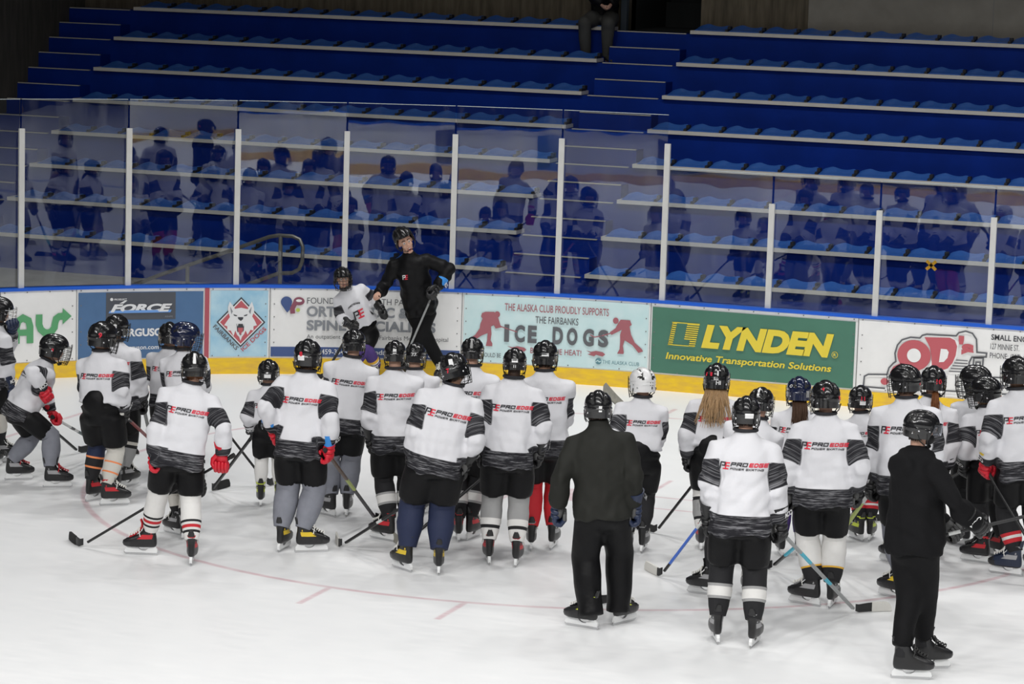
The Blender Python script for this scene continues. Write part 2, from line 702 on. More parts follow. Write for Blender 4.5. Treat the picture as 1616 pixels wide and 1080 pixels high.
# ---- dasher boards
mb = MB()
strip(mb, S0, S1, 0.0, HB - 0.03, -0.10, 0.0)
wall_far = tag(mb.build('wall_far', ['white_board']), 'white dasher boards of the rink', kind='structure')
SEAMS = [-4.0, -2.737, -1.843, 0.401, 2.630, 4.851, 7.273, 9.72, 12.16, 14.6]
mb = MB()
for s in SEAMS:
    mb.box(bp(s, 0.55, 0.0), 0.004, 0.003, 0.47, 0, (bt(s), bn(s), UP))
mb.build('panel_seam', ['seam_dark'], wall_far)
mb = MB()
for a, b in zip(SEAMS[:-1], SEAMS[1:]):
    n = max(2, int(round((b - a) / 0.3)))
    for i in range(n + 1):
        s = a + 0.05 + (b - a - 0.1) * i / n
        for z in (0.215, 0.99):
            mb.box(bp(s, z, 0.012), 0.006, 0.003, 0.006, 0, (bt(s), bn(s), UP))
    for sx in (a + 0.05, b - 0.05):
        for z in (0.37, 0.52, 0.67, 0.82):
            mb.box(bp(sx, z, 0.012), 0.006, 0.003, 0.006, 0, (bt(sx), bn(sx), UP))
tag(mb.build('screw_heads', ['seam_dark'], wall_far), kind='stuff')
mb = MB()
strip(mb, S0, S1, 0.0, 0.185, -0.02, 0.014)
tag(mb.build('trim_1', ['kick_yellow']), 'yellow kickplate along the foot of the boards', kind='structure')
mb = MB()
strip(mb, S0, S1, HB - 0.032, HB, -0.13, 0.016)
tag(mb.build('trim_2', ['rail_blue']), 'blue cap rail along the top of the boards', kind='structure')
mb = MB()
strip(mb, -0.354, -0.302, 0.185, HB - 0.034, -0.02, 0.012)
tag(mb.build('trim_3', ['stripe_red']), 'red goal line stripe up the boards', kind='structure')


# ---- advertising on the boards
def shape(mb, pts, mi=0, off=0.021):
    """filled outline in board coordinates (s, z)"""
    tri = geometry.tessellate_polygon([[Vector((p[0], p[1], 0)) for p in pts]])
    mb.add([bp(p[0], p[1], off) for p in pts], [tuple(t) for t in tri], mi)


def letters(mb, s, a, b, z0, z1, mi=0, bold=0.0, shear=0.0, off=0.021, slope=0.0):
    vs, fs, _ = text2d(s, bold, shear)
    mb.add([bp(a + (b - a) * p[0], z0 + (z1 - z0) * p[1] + slope * p[0], off) for p in vs], fs, mi)


def line(mb, path, th, mi=0, off=0.021):
    """mitred ribbon along a path"""
    P = [np.array(p, float) for p in path]
    n = len(P)
    L, R = [], []
    for i in range(n):
        d0 = nrm(P[i] - P[i - 1]) if i else None
        d1 = nrm(P[i + 1] - P[i]) if i < n - 1 else None
        d0 = d1 if d0 is None else d0
        d1 = d0 if d1 is None else d1
        m = nrm(np.array([-(d0 + d1)[1], (d0 + d1)[0]]))
        k = th / 2 / max(.45, m @ np.array([-d0[1], d0[0]]))
        L.append(P[i] + m * k)
        R.append(P[i] - m * k)
    mb.add([bp(p[0], p[1], off) for p in L + R], [(i, i + 1, n + i + 1, n + i) for i in range(n - 1)], mi)


def disc(mb, s, z, rs, rz, mi=0, off=0.021, n=20, a0=0, a1=2 * PI):
    shape(mb, [(s + rs * math.cos(a0 + (a1 - a0) * i / n), z + rz * math.sin(a0 + (a1 - a0) * i / n)) for i in range(n)], mi, off)


def ad(label, a, b, z0, z1, m, off=0.010):
    mb = MB()
    strip(mb, a, b, z0, z1, 0.002, off)
    o = mb.build('advertising_panel', [m] if isinstance(m, str) else m, smooth=False)
    return tag(o, label, 'sign', 'sponsor panels on the rink boards')


def printed(name, parent, mb, mats):
    return mb.build(name, mats, parent, smooth=False, fixn=False)


def tline(parent, ink, *args, **kw):
    mb = MB()
    letters(mb, *args, **kw)
    printed('lettering', parent, mb, [ink])


mat('ad_white', (0.87, 0.87, 0.86), 0.35, var=0.06, vscale=5)
mat('ad_blue', srgb(78, 114, 156), 0.4, var=0.12, vscale=4)
mat('ad_slate', srgb(80, 84, 92), 0.4, var=0.1, vscale=4)
mat('ad_ice', srgb(150, 198, 224), 0.4, var=0.35, vscale=5, col2=srgb(190, 222, 235))
mat('ad_aqua', srgb(196, 226, 228), 0.4, var=0.12, vscale=3, col2=srgb(216, 235, 236))
mat('ad_green', srgb(74, 124, 104), 0.4, var=0.1, vscale=3)
mat('ink_green', srgb(92, 164, 112), 0.45)
mat('ink_white', (0.78, 0.79, 0.80), 0.45)
mat('ink_blue', srgb(110, 160, 225), 0.45)
mat('ink_slate', srgb(96, 98, 102), 0.5)
mat('ink_pale_slate', srgb(138, 142, 148), 0.5)
mat('ink_dark', srgb(60, 62, 68), 0.5)
mat('ink_navy', srgb(66, 88, 140), 0.5)
mat('ink_maroon', srgb(140, 78, 96), 0.5)
mat('ink_brick', srgb(166, 98, 106), 0.5)
mat('ink_red', srgb(190, 92, 100), 0.5)
mat('ink_lime', srgb(190, 206, 90), 0.5)
mat('ink_yellow', srgb(230, 208, 66), 0.5)
mat('ink_teal', srgb(96, 140, 150), 0.5)

# 1 the white panel with green letters and an arrow
p = ad('white board panel with green letters AY and an arrow', -2.73, -1.85, 0.195, 0.985, 'ad_white')
mb = MB()
line(mb, [(-2.55, .412), (-2.55, .60), (-2.53, .67), (-2.475, .703), (-2.41, .67), (-2.39, .60), (-2.39, .412)], .078)
line(mb, [(-2.55, .535), (-2.39, .535)], .07)
line(mb, [(-2.285, .735), (-2.285, .62), (-2.265, .565), (-2.225, .53), (-2.185, .52), (-2.14, .535), (-2.105, .58), (-2.098, .63), (-2.085, .68), (-2.05, .705), (-2.0, .707)], 0.078)
line(mb, [(-2.195, .53), (-2.195, .412)], 0.08)
shape(mb, [(-2.01, .80), (-2.01, .615), (-1.905, .705)])
printed('lettering', p, mb, ['ink_green'])
# 2 the blue panel with the grey banner
p = ad('blue sponsor panel with a grey banner reading FORCE', -1.822, -0.372, 0.20, 0.966, 'ad_blue')
mb = MB()
strip(mb, -1.502, -0.694, 0.647, 0.959, 0.010, 0.014)
bn_ = mb.build('banner', ['ad_slate'], p, smooth=False)
mb = MB()
letters(mb, 'FORCE', -1.455, -0.735, 0.735, 0.828, 0, 0.05, 0.3, .024)
shape(mb, [(-1.475, .725), (-1.46, .755), (-0.74, .755), (-0.755, .725)], 1, .019)
letters(mb, 'PROSELECT', -1.41, -1.263, 0.872, 0.893, 0, 0.02, .0, .024)
disc(mb, -1.44, .884, .018, .018, 0, .024)
letters(mb, 'ASHPE', -0.82, -0.728, 0.668, 0.688, 2, 0, 0.0, .024)
shape(mb, [(-1.35, .835), (-1.30, .835), (-1.255, .87), (-1.285, .87)], 0, .022)
printed('banner_lettering', p, mb, ['ink_white', 'ink_blue', 'ink_pale_slate'])
tline(p, 'ink_white', 'FERGUSON', -1.352, -0.752, 0.452, 0.545, 0, 0.04)
tline(p, 'ink_white', 'ferguson.com', -1.287, -0.885, 0.285, 0.352, 0, 0.012)
# 3 the ice-blue panel with the diamond crest
p = ad('pale ice-blue panel with a white dog crest in a red diamond', -0.285, 0.378, 0.205, 0.973, 'ad_ice')
mb = MB()
cs, cz = 0.066, 0.606


def dia(r, rz):
    return [(cs - r, cz), (cs, cz - rz), (cs + r, cz), (cs, cz + rz)]


shape(mb, dia(.283, .292), 0, .016)
shape(mb, dia(.262, .271), 1, .018)
shape(mb, dia(.243, .252), 2, .020)


def E3(x, y):  # crest drawn on a 990 x 1080 sheet
    return (-0.285 + (x - 115) * (0.663 / 808.0), 0.973 - (y - 38) * (0.768 / 930.0) + 0.0)


head = [(380, 190), (440, 268), (455, 295), (500, 285), (545, 278), (590, 288), (635, 298), (650, 265), (692, 190), (722, 270), (728, 330), (700, 400), (735, 455), (770, 525),
        (720, 540), (722, 600), (680, 590), (640, 660), (610, 600), (590, 650), (560, 690), (540, 745), (520, 690), (490, 660), (465, 600), (440, 680), (400, 600), (350, 600), (350, 540), (305, 525), (350, 460), (385, 410), (360, 330), (355, 270)]
shape(mb, [E3(*q) for q in head], 1, .023)
for q in ([(432, 370), (490, 385), (480, 398), (445, 392)], [(635, 368), (578, 385), (590, 398), (625, 390)], [(495, 410), (575, 410), (570, 440), (540, 465), (505, 440)], [(480, 505), (590, 505), (585, 600), (540, 670), (490, 610)],
          [(385, 260), (425, 330), (405, 370)], [(690, 260), (650, 330), (675, 370)]):
    shape(mb, [E3(*k) for k in q], 0 if q[0][0] not in (385, 690) else 3, .025)
shape(mb, [E3(*k) for k in [(500, 560), (575, 560), (570, 620), (540, 660), (505, 620)]], 2, .027)
for q in ([(485, 505), (505, 505), (495, 545)], [(570, 505), (590, 505), (580, 545)], [(500, 650), (520, 640), (512, 615)], [(560, 650), (570, 610), (548, 640)]):
    shape(mb, [E3(*k) for k in q], 1, .028)
printed('crest', p, mb, ['ink_dark', 'ink_white', 'ink_red', 'ink_pale_slate'])


def slanted(mb, word, a, b, h, mi):
    vs, fs, _ = text2d(word, 0.02)
    a, b = np.array(a), np.array(b)
    d = b - a
    n = nrm(np.array([-d[1], d[0]]))
    mb.add([bp(*(a + d * q[0] + n * h * q[1]), .021) for q in vs], fs, mi)


mb = MB()
slanted(mb, 'FAIRBANKS', (-0.262, 0.548), (0.012, 0.275), 0.050, 0)
printed('lettering', p, mb, ['ink_slate'])
mb = MB()
slanted(mb, 'ICE DOGS', (0.098, 0.262), (0.368, 0.520), 0.050, 0)
printed('lettering', p, mb, ['ink_red'])
# 4 the white clinic panel
p = ad('white clinic panel with grey lettering and a heart, behind coach and kneeling child'.replace('kneeling', 'leaning'), 0.415, 2.618, 0.20, 0.985, 'ad_white')
mb = MB()
strip(mb, 0.417, 2.615, 0.205, 0.32, 0.010, 0.013)
mb.build('blue_band', ['ink_navy'], p, smooth=False)
tline(p, 'ink_slate', 'FOUNDATION HEALTH PARTNERS', .829, 2.28, .828, .899)
tline(p, 'ink_pale_slate', 'ORTHOPEDIC &', .826, 2.01, .676, .80, 0, .035)
tline(p, 'ink_pale_slate', 'SPINE SPECIALISTS', .829, 2.33, .515, .637, 0, .035)
tline(p, 'ink_slate', 'An outpatient department of Fairbanks Memorial Hospital', .831, 2.48, .405, .468)
tline(p, 'ink_white', '907-459-3545', .86, 1.306, .236, .298, 0, .012, 0, .02)
tline(p, 'ink_white', 'foundationhealth.org', 1.50, 2.29, .225, .300, 0, .012, 0, .02)
mb = MB()
disc(mb, .59, .845, .066, .064, 0)
shape(mb, [(.535, .81), (.60, .72), (.66, .79), (.64, .84)], 0)
disc(mb, .735, .855, .065, .048, 1, .022)
line(mb, [(.75, .87), (.69, .83), (.66, .77), (.665, .71)], .055, 1, .023)
disc(mb, .735, .862, .035, .016, 3, .024)
disc(mb, .725, .752, .024, .022, 2)
printed('heart_logo', p, mb, ['ink_navy', 'ink_maroon', 'ink_lime', 'ad_white'])
# 5 the aqua panel with skaters
p = ad('pale aqua panel with two brick-red skater figures, grey ICE DOGS lettering', 2.654, 4.828, 0.20, 0.980, 'ad_aqua')
tline(p, 'ink_brick', 'THE ALASKA CLUB PROUDLY SUPPORTS', 3.13, 4.356, .816, .902, 0, .006)
tline(p, 'ink_brick', 'BRING THE HEAT!', 3.446, 4.047, .333, .399, 0, .008)
tline(p, 'ink_slate', 'THE FAIRBANKS', 3.495, 4.0, .686, .768, 0, .006)
mb = MB()
for w, a, b in (('I', 3.134, 3.19), ('C', 3.255, 3.375), ('E', 3.41, 3.515), ('D', 3.701, 3.825), ('O', 3.87, 3.995), ('G', 4.06, 4.19), ('S', 4.24, 4.361)):
    letters(mb, w, a, b, .452, .655, 0, .05)
    if w == 'E':
        printed('lettering', p, mb, ['ink_slate'])
        mb = MB()
printed('lettering', p, mb, ['ink_slate'])
tline(p, 'ink_teal', 'THE ALASKA CLUB', 4.30, 4.737, .262, .305)
tline(p, 'ink_slate', 'AND SHOULD BE', 2.73, 3.10, .262, .312)
mb = MB()
disc(mb, 4.252, .287, .037, .037, 0)
line(mb, [(4.22, .278), (4.245, .296), (4.262, .280), (4.285, .290)], .010, 1, .023)
printed('logo', p, mb, ['ink_teal', 'ad_aqua'])


def fig_l(x, y):
    return (2.747 + (x - 175) * .001826, .771 - (y - 222 - .055 * (x - 338)) * .00188)


def fig_r(x, y):
    return (4.442 + (x - 1090) * .00187, .775 - (y - 262 - .07 * (x - 1090)) * .00188)


mb = MB()
shape(mb, [fig_l(*q) for q in [(240, 215), (262, 207), (318, 208), (345, 245), (360, 290), (372, 305), (330, 312), (318, 290), (300, 300), (305, 345), (300, 385), (312, 405), (312, 422), (270, 420), (278, 385), (280, 340), (240, 355), (195, 385), (165, 395), (160, 375), (200, 350), (228, 310), (232, 280), (245, 250), (235, 235)]])
disc(mb, *fig_l(338, 224), .034, .036)
line(mb, [fig_l(365, 300), fig_l(415, 318), fig_l(470, 335)], .012)
printed('skater_figure', p, mb, ['ink_brick'])
mb = MB()
shape(mb, [fig_r(*q) for q in [(1120, 258), (1180, 262), (1192, 290), (1178, 300), (1190, 350), (1215, 400), (1262, 440), (1270, 455), (1240, 462), (1200, 415), (1150, 385), (1140, 420), (1148, 460), (1145, 470), (1105, 468), (1120, 440), (1122, 390), (1120, 350), (1130, 320), (1100, 335), (1065, 352), (1055, 335), (1090, 310), (1105, 280)]])
disc(mb, *fig_r(1090, 264), .034, .036)
line(mb, [fig_r(1060, 342), fig_r(1000, 358), fig_r(960, 365), fig_r(930, 350)], .012)
printed('skater_figure', p, mb, ['ink_brick'])
for s0, sg in ((3.17, 1), (4.10, 1)):
    mb = MB()
    shape(mb, [(s0, .405), (s0 + .06, .39), (s0 + .12, .405), (s0 + .2, .395), (s0 + .23, .37), (s0 + .2, .345), (s0 + .12, .36), (s0 + .1, .34), (s0 + .02, .36), (s0 + .06, .375)])
    printed('flame_print', p, mb, ['ink_brick'])
# 6 the green panel
p = ad('green panel with large yellow LYNDEN lettering', 4.872, 7.241, 0.205, 0.961, 'ad_green')
mb = MB()
letters(mb, 'LYNDEN', 5.465, 7.005, .533, .804, 0, .06, .22)
printed('lettering', p, mb, ['ink_yellow'])
tline(p, 'ink_yellow', 'Innovative Transportation Solutions', 5.05, 6.99, .350, .452, 0, .022, .18)
mb = MB()
for k in range(11):
    z = .548 + k * .0243
    x0 = 5.063 + (z - .538) * .177
    line(mb, [(x0 + .01, z), (x0 + .062, z)], .013)
    if k > 2:
        line(mb, [(x0 + .185 if k > 2 else x0 + .24, z), (x0 + .33, z)], .013)
    else:
        line(mb, [(x0 + .255, z), (x0 + .33, z)], .013)
line(mb, [(5.07, .541), (5.385, .541)], .010)
line(mb, [(5.112, .801), (5.44, .801)], .010)
line(mb, [(5.075, .541), (5.122, .80)], .006)
disc(mb, 7.023, .572, .036, .038, 0)
disc(mb, 7.023, .572, .030, .032, 1, .0225)
letters(mb, 'R', 7.008, 7.038, .555, .590, 0, .02, 0, .024)
printed('logo', p, mb, ['ink_yellow', 'ad_green'])
# 7 the small engine shop
p = ad('white panel with red OD lettering and a grey engine outline', 7.285, 9.71, 0.205, 0.985, 'ad_white')


def E7(x, y):
    return (7.738 + (x - 470) * .001794, .646 - (y - 470) * .00185 + (x - 470) * .000125)


mb = MB()
for pth in ([(262, 675), (266, 612), (290, 600), (408, 600), (418, 560), (445, 530), (460, 520), (452, 470), (465, 420), (492, 388), (545, 372), (603, 376), (618, 360), (645, 353), (828, 362), (843, 343), (885, 333), (928, 346), (955, 382), (962, 460), (1022, 465), (1020, 488), (932, 490), (918, 520), (915, 600)],
            [(262, 675), (400, 685)], [(1000, 585), (1003, 495), (945, 495), (942, 560)], [(985, 570), (985, 520), (960, 520), (960, 560)], [(780, 695), (1170, 712)], [(1070, 610), (1180, 615)], [(845, 635), (880, 637)], [(840, 665), (870, 668)], [(842, 637), (840, 665)], [(1130, 640), (1128, 690)], [(1160, 640), (1160, 690)]):
    line(mb, [E7(*q) for q in pth], .018)
for k in range(5):
    line(mb, [E7(835 - k * 10, 508 + k * 17), E7(908, 512 + k * 17)], .011)
printed('engine_outline', p, mb, ['ink_slate'])
mb = MB()
cO = E7(572, 482)
disc(mb, cO[0], cO[1], .188, .172, 0, .021, 36)
disc(mb, cO[0], cO[1], .078, .078, 1, .024, 28)
dpts = [(632, 370), (790, 373), (822, 388), (838, 425), (832, 480), (815, 525), (785, 560), (745, 572), (690, 572), (680, 480), (668, 430)]
shape(mb, [E7(*q) for q in [(625, 365), (800, 366), (848, 400), (842, 490), (790, 575), (690, 585), (668, 560), (690, 480), (660, 410)]], 1, .022)
shape(mb, [E7(*q) for q in dpts], 0, .024)
shape(mb, [E7(*q) for q in [(738, 440), (775, 443), (788, 460), (782, 495), (760, 520), (730, 522)]], 1, .026)
letters(mb, "'", 8.41, 8.47, .80, .895, 0, .06, 0, .022)
letters(mb, 's', 8.448, 8.585, .672, .812, 0, .06, 0, .022)
shape(mb, [E7(*q) for q in [(425, 590), (445, 552), (490, 530), (560, 540), (620, 600), (622, 690), (590, 700), (560, 640)]], 0, .021)
disc(mb, *E7(395, 643), .045, .038)
printed('red_lettering', p, mb, ['ink_red', 'ad_white'])
tline(p, 'ink_dark', 'SMALL ENGINE REPAIR', 8.77, 9.55, .876, .940, 0, .02)
tline(p, 'ink_dark', '127 MINNIE ST.', 8.767, 9.085, .773, .838)
tline(p, 'ink_dark', 'PHONE: (907) 452-4444', 8.764, 9.35, .655, .735)

# ---- glass above the boards
def glass_material():
    m = bpy.data.materials.new('rink_glass')
    t = NT(m)
    t.n.remove(t.bsdf)
    tr = t.new('ShaderNodeBsdfTransparent')
    tr.inputs[0].default_value = (0.93, 0.95, 0.96, 1)
    gl = t.new('ShaderNodeBsdfGlossy')
    gl.inputs['Roughness'].default_value = 0.012
    gl.inputs['Color'].default_value = (0.9, 0.93, 1.0, 1)
    fr = t.new('ShaderNodeFresnel')
    fr.inputs['IOR'].default_value = 1.6
    P = t.pos()
    bmp = t.new('ShaderNodeBump')
    bmp.inputs['Strength'].default_value = 0.06
    bmp.inputs['Distance'].default_value = 0.01
    t.link(t.noise(P, 2.2, 1), bmp.inputs['Height'])
    t.link(bmp.outputs[0], gl.inputs['Normal'])
    mx = t.new('ShaderNodeMixShader')
    t.link(fr.outputs[0], mx.inputs[0])
    t.link(tr.outputs[0], mx.inputs[1])
    t.link(gl.outputs[0], mx.inputs[2])
    # puck scuffs and cleaning smears in the acrylic
    df = t.new('ShaderNodeBsdfDiffuse')
    df.inputs[0].default_value = (0.75, 0.77, 0.8, 1)
    sm = t.ramp(t.noise(t.scale(P, (1.6, 1.6, 0.35)), 2.4, 4, 0.62), 0.52, 0.85)
    mx2 = t.new('ShaderNodeMixShader')
    t.link(t.math('MULTIPLY', sm, 0.07), mx2.inputs[0])
    t.link(mx.outputs[0], mx2.inputs[1])
    t.link(df.outputs[0], mx2.inputs[2])
    t.link(mx2.outputs[0], t.out.inputs['Surface'])
    MATS['rink_glass'] = m


glass_material()
POSTS = [(-5.60, 2.83), (-4.38, 2.83), (-3.14, 2.83), (-1.888, 2.83), (-0.632, 2.83), (0.62, 2.83), (1.872, 2.82), (2.462 + .015, 2.82)]


def s_of(px, py):
    d = ray(px, py)
    P = CAM + d * (-CAM[1] / d[1])
    if P[0] >= TX:
        return P[0]
    cx, cy = TX, -RC
    a = d[0] ** 2 + d[1] ** 2
    b = 2 * ((CAM[0] - cx) * d[0] + (CAM[1] - cy) * d[1])
    c = (CAM[0] - cx) ** 2 + (CAM[1] - cy) ** 2 - RC ** 2
    t = (-b + math.sqrt(b * b - 4 * a * c)) / (2 * a)
    P = CAM + d * t
    return TX - RC * math.atan2(TX - P[0], P[1] - cy)


PS = [s_of(x, y) for x, y in ((35, 455), (203, 452), (373, 450), (543, 450), (712, 455), (878, 463), (1043, 475), (1210, 487), (1379, 500), (1559, 511.5))]
PS = [PS[0] - 1.24] + PS + [PS[-1] + 1.24]
ORD = ['first', 'second', 'third', 'fourth', 'fifth', 'sixth', 'seventh', 'eighth', 'ninth', 'tenth', 'eleventh', 'twelfth', 'thirteenth', 'fourteenth', 'fifteenth', 'sixteenth', 'seventeenth', 'eighteenth']
GO = -0.06
for i, s in enumerate(PS):
    top = 2.83 if i < 8 else 2.22
    if i in (0, 11):
        continue
    mb = MB()
    c = bp(s, 0, GO)
    mb.box(bp(s, (top + HB) / 2, GO + .012), .032, .020, (top - HB) / 2, 0, (bt(s), bn(s), UP))
    o = mb.build('glass_post', ['post_grey'])
    lab = ('%s tall white glass post from the left end of the boards' % ORD[i - 1]) if i < 7 else ('tall white glass post where the glass steps down' if i == 7 else '%s short white glass post right of the step down in the glass' % ORD[i - 8])
    tag(o, lab, 'post', 'posts of the rink glass')
mat('pane_edge', (0.50, 0.55, 0.55), 0.3)
n_tall = 0
for i in range(len(PS) - 1):
    a, b = PS[i] + 0.011, PS[i + 1] - 0.011
    top = 3.155 if i < 7 else 2.55
    A, Bp = bp(a, 0, GO - .02), bp(b, 0, GO - .02)
    u = nrm(Bp - A)
    w = np.cross(u, UP)
    mb = MB()
    mid = (A + Bp) / 2
    mb.box(mid + UP * ((top + HB) / 2), np.linalg.norm(Bp - A) / 2, .006, (top - HB) / 2 - .001, 0, (u, w, UP))
    lab = ('%s tall clear glass pane counted from the left edge' % ORD[i]) if i < 7 else '%s low clear glass pane right of the step down' % ORD[i - 7]
    o = tag(mb.build('rink_glass_shield', ['rink_glass'], smooth=False), lab, 'glass pane', 'clear panes above the boards')
    mb = MB()
    mb.box(mid + UP * (top + .0015), np.linalg.norm(Bp - A) / 2, .006, .003, 0, (u, w, UP))
    mb.build('pane_edge', ['pane_edge'], o, smooth=False)

# the yellow tape cross on the low glass
s = s_of(1469.5, 419)
d = ray(1469.5, 419)
P = CAM + d * ((0.075 - CAM[1]) / d[1])
mb = MB()
for sg in (1, -1):
    ax = nrm(V(1, 0, sg * 0.9))
    mb.box(P, .073, .0008, .017, 0, (ax, V(0, 1, 0), np.cross(V(0, 1, 0), ax)))
tag(mb.build('tape_cross', ['tape_yellow'], smooth=False), 'small yellow tape cross stuck on the low glass at right', 'tape')

# ---- the stands
Y0, DY, Z0, DZ = 2.2, 0.61, 1.004, 0.4115
XL0, XL1 = -5.05, 2.21       # left section
XR0, XR1 = 3.33, 12.6        # right section
WALLX = -6.12
NROW = 8
mb = MB()
prof = [(Y0 + .02, -0.3)]
for i in range(NROW):
    prof.append((Y0 + .02 + DY * i, Z0 - .055 + DZ * i))
    prof.append((Y0 + .02 + DY * (i + 1), Z0 - .055 + DZ * i))
prof.append((Y0 + .02 + DY * NROW, -0.3))
mb.prism(prof, V(WALLX, 0, 0), V(0, 1, 0), UP, V(1, 0, 0), 0, XR1 + 1 - WALLX)
tag(mb.build('bleacher_terrace', ['riser_blue'], smooth=False), 'blue painted terrace steps of the spectator stand', kind='structure')
mb = MB()
pts = [bp(s, 0, -0.16) for s in srange(S0, TX, 0.3)] + [V(XR1 + 1, .16, 0), V(XR1 + 1, Y0 + .02, 0), V(-9, Y0 + .02, 0), V(-9, -8, 0)]
mb.prism([(q[0], q[1]) for q in pts], V(0, 0, 0), V(1, 0, 0), V(0, 1, 0), UP, 0.3, 0.53)
tag(mb.build('floor_walkway', ['walkway_concrete'], smooth=False), 'grey concrete walkway between the boards and the stand', kind='structure')


def aisle(x0, x1, label, rows):
    mb = MB()
    nb = MB()
    for i in rows:
        zb = Z0 - .055 + DZ * (i - 1)
        y = Y0 + .02 + DY * i
        # half step in front of each riser, then the riser itself
        if i > 0 or True:
            mb.box(V((x0 + x1) / 2, y - DY / 4, zb + DZ / 4), (x1 - x0) / 2, DY / 4, DZ / 4)
            nb.box(V((x0 + x1) / 2, y - DY / 2 + .012, zb + DZ / 2 + .004), (x1 - x0) / 2 - .01, .022, .006)
        nb.box(V((x0 + x1) / 2, y + .012, zb + DZ + .004), (x1 - x0) / 2 - .01, .022, .006)
    o = tag(mb.build('aisle_stairs', ['riser_blue'], smooth=False), label, kind='structure')
    nb.build('nosing', ['nosing'], o, smooth=False)


aisle(XL1 + .06, XR0 - .06, 'blue aisle stairs up the middle of the stand', range(0, 8))
aisle(WALLX, XL0 - .08, 'blue aisle stairs along the left concrete wall', range(0, 8))

# benches and their moulded seats
PITCH = 0.478


def seat_mesh():
    w, d, nx, ny = 0.218, 0.30, 14, 7
    mb = MB()
    top, bot = [], []
    for j in range(ny + 1):
        y = d * j / ny
        fy = j / ny
        for i in range(nx + 1):
            x = -w + 2 * w * i / nx
            fx = i / nx * 2 - 1
            dish = -0.018 * math.exp(-((abs(fx) - .5) / .3) ** 2) * math.sin(PI * min(1, fy * 1.15))
            back = (fy ** 1.6) * (0.034 + 0.030 * math.exp(-((fx + .42) / .36) ** 2) + 0.016 * math.exp(-((fx - .82) / .22) ** 2))
            edge = -0.012 * max(0, abs(fx) - .85) / .15
            z = 0.022 + dish + back + edge - .01 * (1 - fy) ** 3
            top.append(V(x, y, z))
            bot.append(V(x, y, max(0.0008, z - .03)))
    n = (nx + 1) * (ny + 1)
    fs = []

    def q(i, j):
        return j * (nx + 1) + i
    for j in range(ny):
        for i in range(nx):
            fs.append((q(i, j), q(i + 1, j), q(i + 1, j + 1), q(i, j + 1)))
            fs.append((n + q(i, j), n + q(i, j + 1), n + q(i + 1, j + 1), n + q(i + 1, j)))
    for i in range(nx):
        fs.append((q(i, 0), n + q(i, 0), n + q(i + 1, 0), q(i + 1, 0)))
        fs.append((q(i, ny), q(i + 1, ny), n + q(i + 1, ny), n + q(i, ny)))
    for j in range(ny):
        fs.append((q(0, j), q(0, j + 1), n + q(0, j + 1), n + q(0, j)))
        fs.append((q(nx, j), n + q(nx, j), n + q(nx, j + 1), q(nx, j + 1)))
    mb.add(top + bot, fs)
    return mb.mesh('bench_seat', ['seat_blue'])


SEAT = seat_mesh()
mbk = MB()
mbk.box(V(.239, .10, .016), .018, .10, .015)
mbk.box(V(.236, .19, .040), .020, .05, .028)
BRK = mbk.mesh('bracket', ['bracket_dark'], smooth=False)
ROWN = ['lowest', 'second', 'third', 'fourth', 'fifth', 'sixth', 'seventh', 'top']
NUM = ORD
for i in range(NROW):
    y, z = Y0 + DY * i, Z0 + DZ * i
    for side in ('left', 'right'):
        a, b = (XL0, XL1) if side == 'left' else (XR0, XR1)
        bench = empty('bleacher_bench', ((a + b) / 2, y, z), 'long pale bench plank of the %s row, %s of the middle aisle' % (ROWN[i], side), 'bench', 'bench planks of the stand')
        mb = MB()
        mb.box(V((a + b) / 2, y + .12, z - .024), (b - a) / 2, .155, .024)
        mb.build('plank', ['bench_grey'], bench, smooth=False)
        k = a + .25
        while k < min(b, 9.8):
            mb = MB()
            mb.box(V(k, y + .11, z - .0515), .02, .09, .003)
            mb.build('plank_bracket', ['bracket_dark'], bench, smooth=False)
            k += 1.5
        n = int((b - a - .04) / PITCH)
        for j in range(n):
            if side == 'left':
                x = b - .26 - PITCH * j
            else:
                x = a + .26 + PITCH * j
            if x > 9.6 - i * .0:
                continue
            o = bpy.data.objects.new('bench_seat', SEAT)
            COL.objects.link(o)
            o.location = (x, y - .01, z + .001)
            tag(o, 'blue moulded seat, %s from the middle aisle on the %s bench row at %s' % (NUM[j], ROWN[i], side), 'seat', 'blue moulded seats of the stand')
            br = bpy.data.objects.new('bracket', BRK)
            COL.objects.link(br)
            br.parent = o

# walls round the stand
YT = Y0 + .02 + DY * NROW - .12
mb = MB()
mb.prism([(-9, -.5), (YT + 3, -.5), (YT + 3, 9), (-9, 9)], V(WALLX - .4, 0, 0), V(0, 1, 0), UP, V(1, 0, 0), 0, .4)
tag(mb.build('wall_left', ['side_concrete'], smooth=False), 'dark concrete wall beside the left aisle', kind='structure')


def xat(px, py, Y):
    d = ray(px, py)
    return (CAM + d * ((Y - CAM[1]) / d[1]))[0]


XT0, XT1, XPL = xat(990, 20, YT), xat(1106, 30, YT), xat(1275, 30, YT)
mb = MB()
mb.box(V((WALLX + XT0) / 2, YT + .2, 6.0), (XT0 - WALLX) / 2, .2, 3.0)
mb.box(V((XT1 + XPL) / 2, YT + .2, 6.0), (XPL - XT1) / 2, .2, 3.0)
tag(mb.build('wall_back', ['board_formed_concrete'], smooth=False), 'board-formed brown concrete wall behind the top bench row', kind='structure')
mb = MB()
mb.box(V((XPL + XR1 + 1) / 2, YT + .21, 6.0), (XR1 + 1 - XPL) / 2, .2, 3.0)
xs = xat(1567, 30, YT)
mb.box(V(xs, YT + .01, 6.0), .004, .003, 3.0, 1)
tag(mb.build('wall_right', ['plain_concrete', 'seam_dark'], smooth=False), 'plain grey concrete wall behind the top bench row at right', kind='structure')
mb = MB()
mb.box(V((XT0 + XT1) / 2, YT + 2.2, 6.0), (XT1 - XT0) / 2 + .2, .1, 3.0)
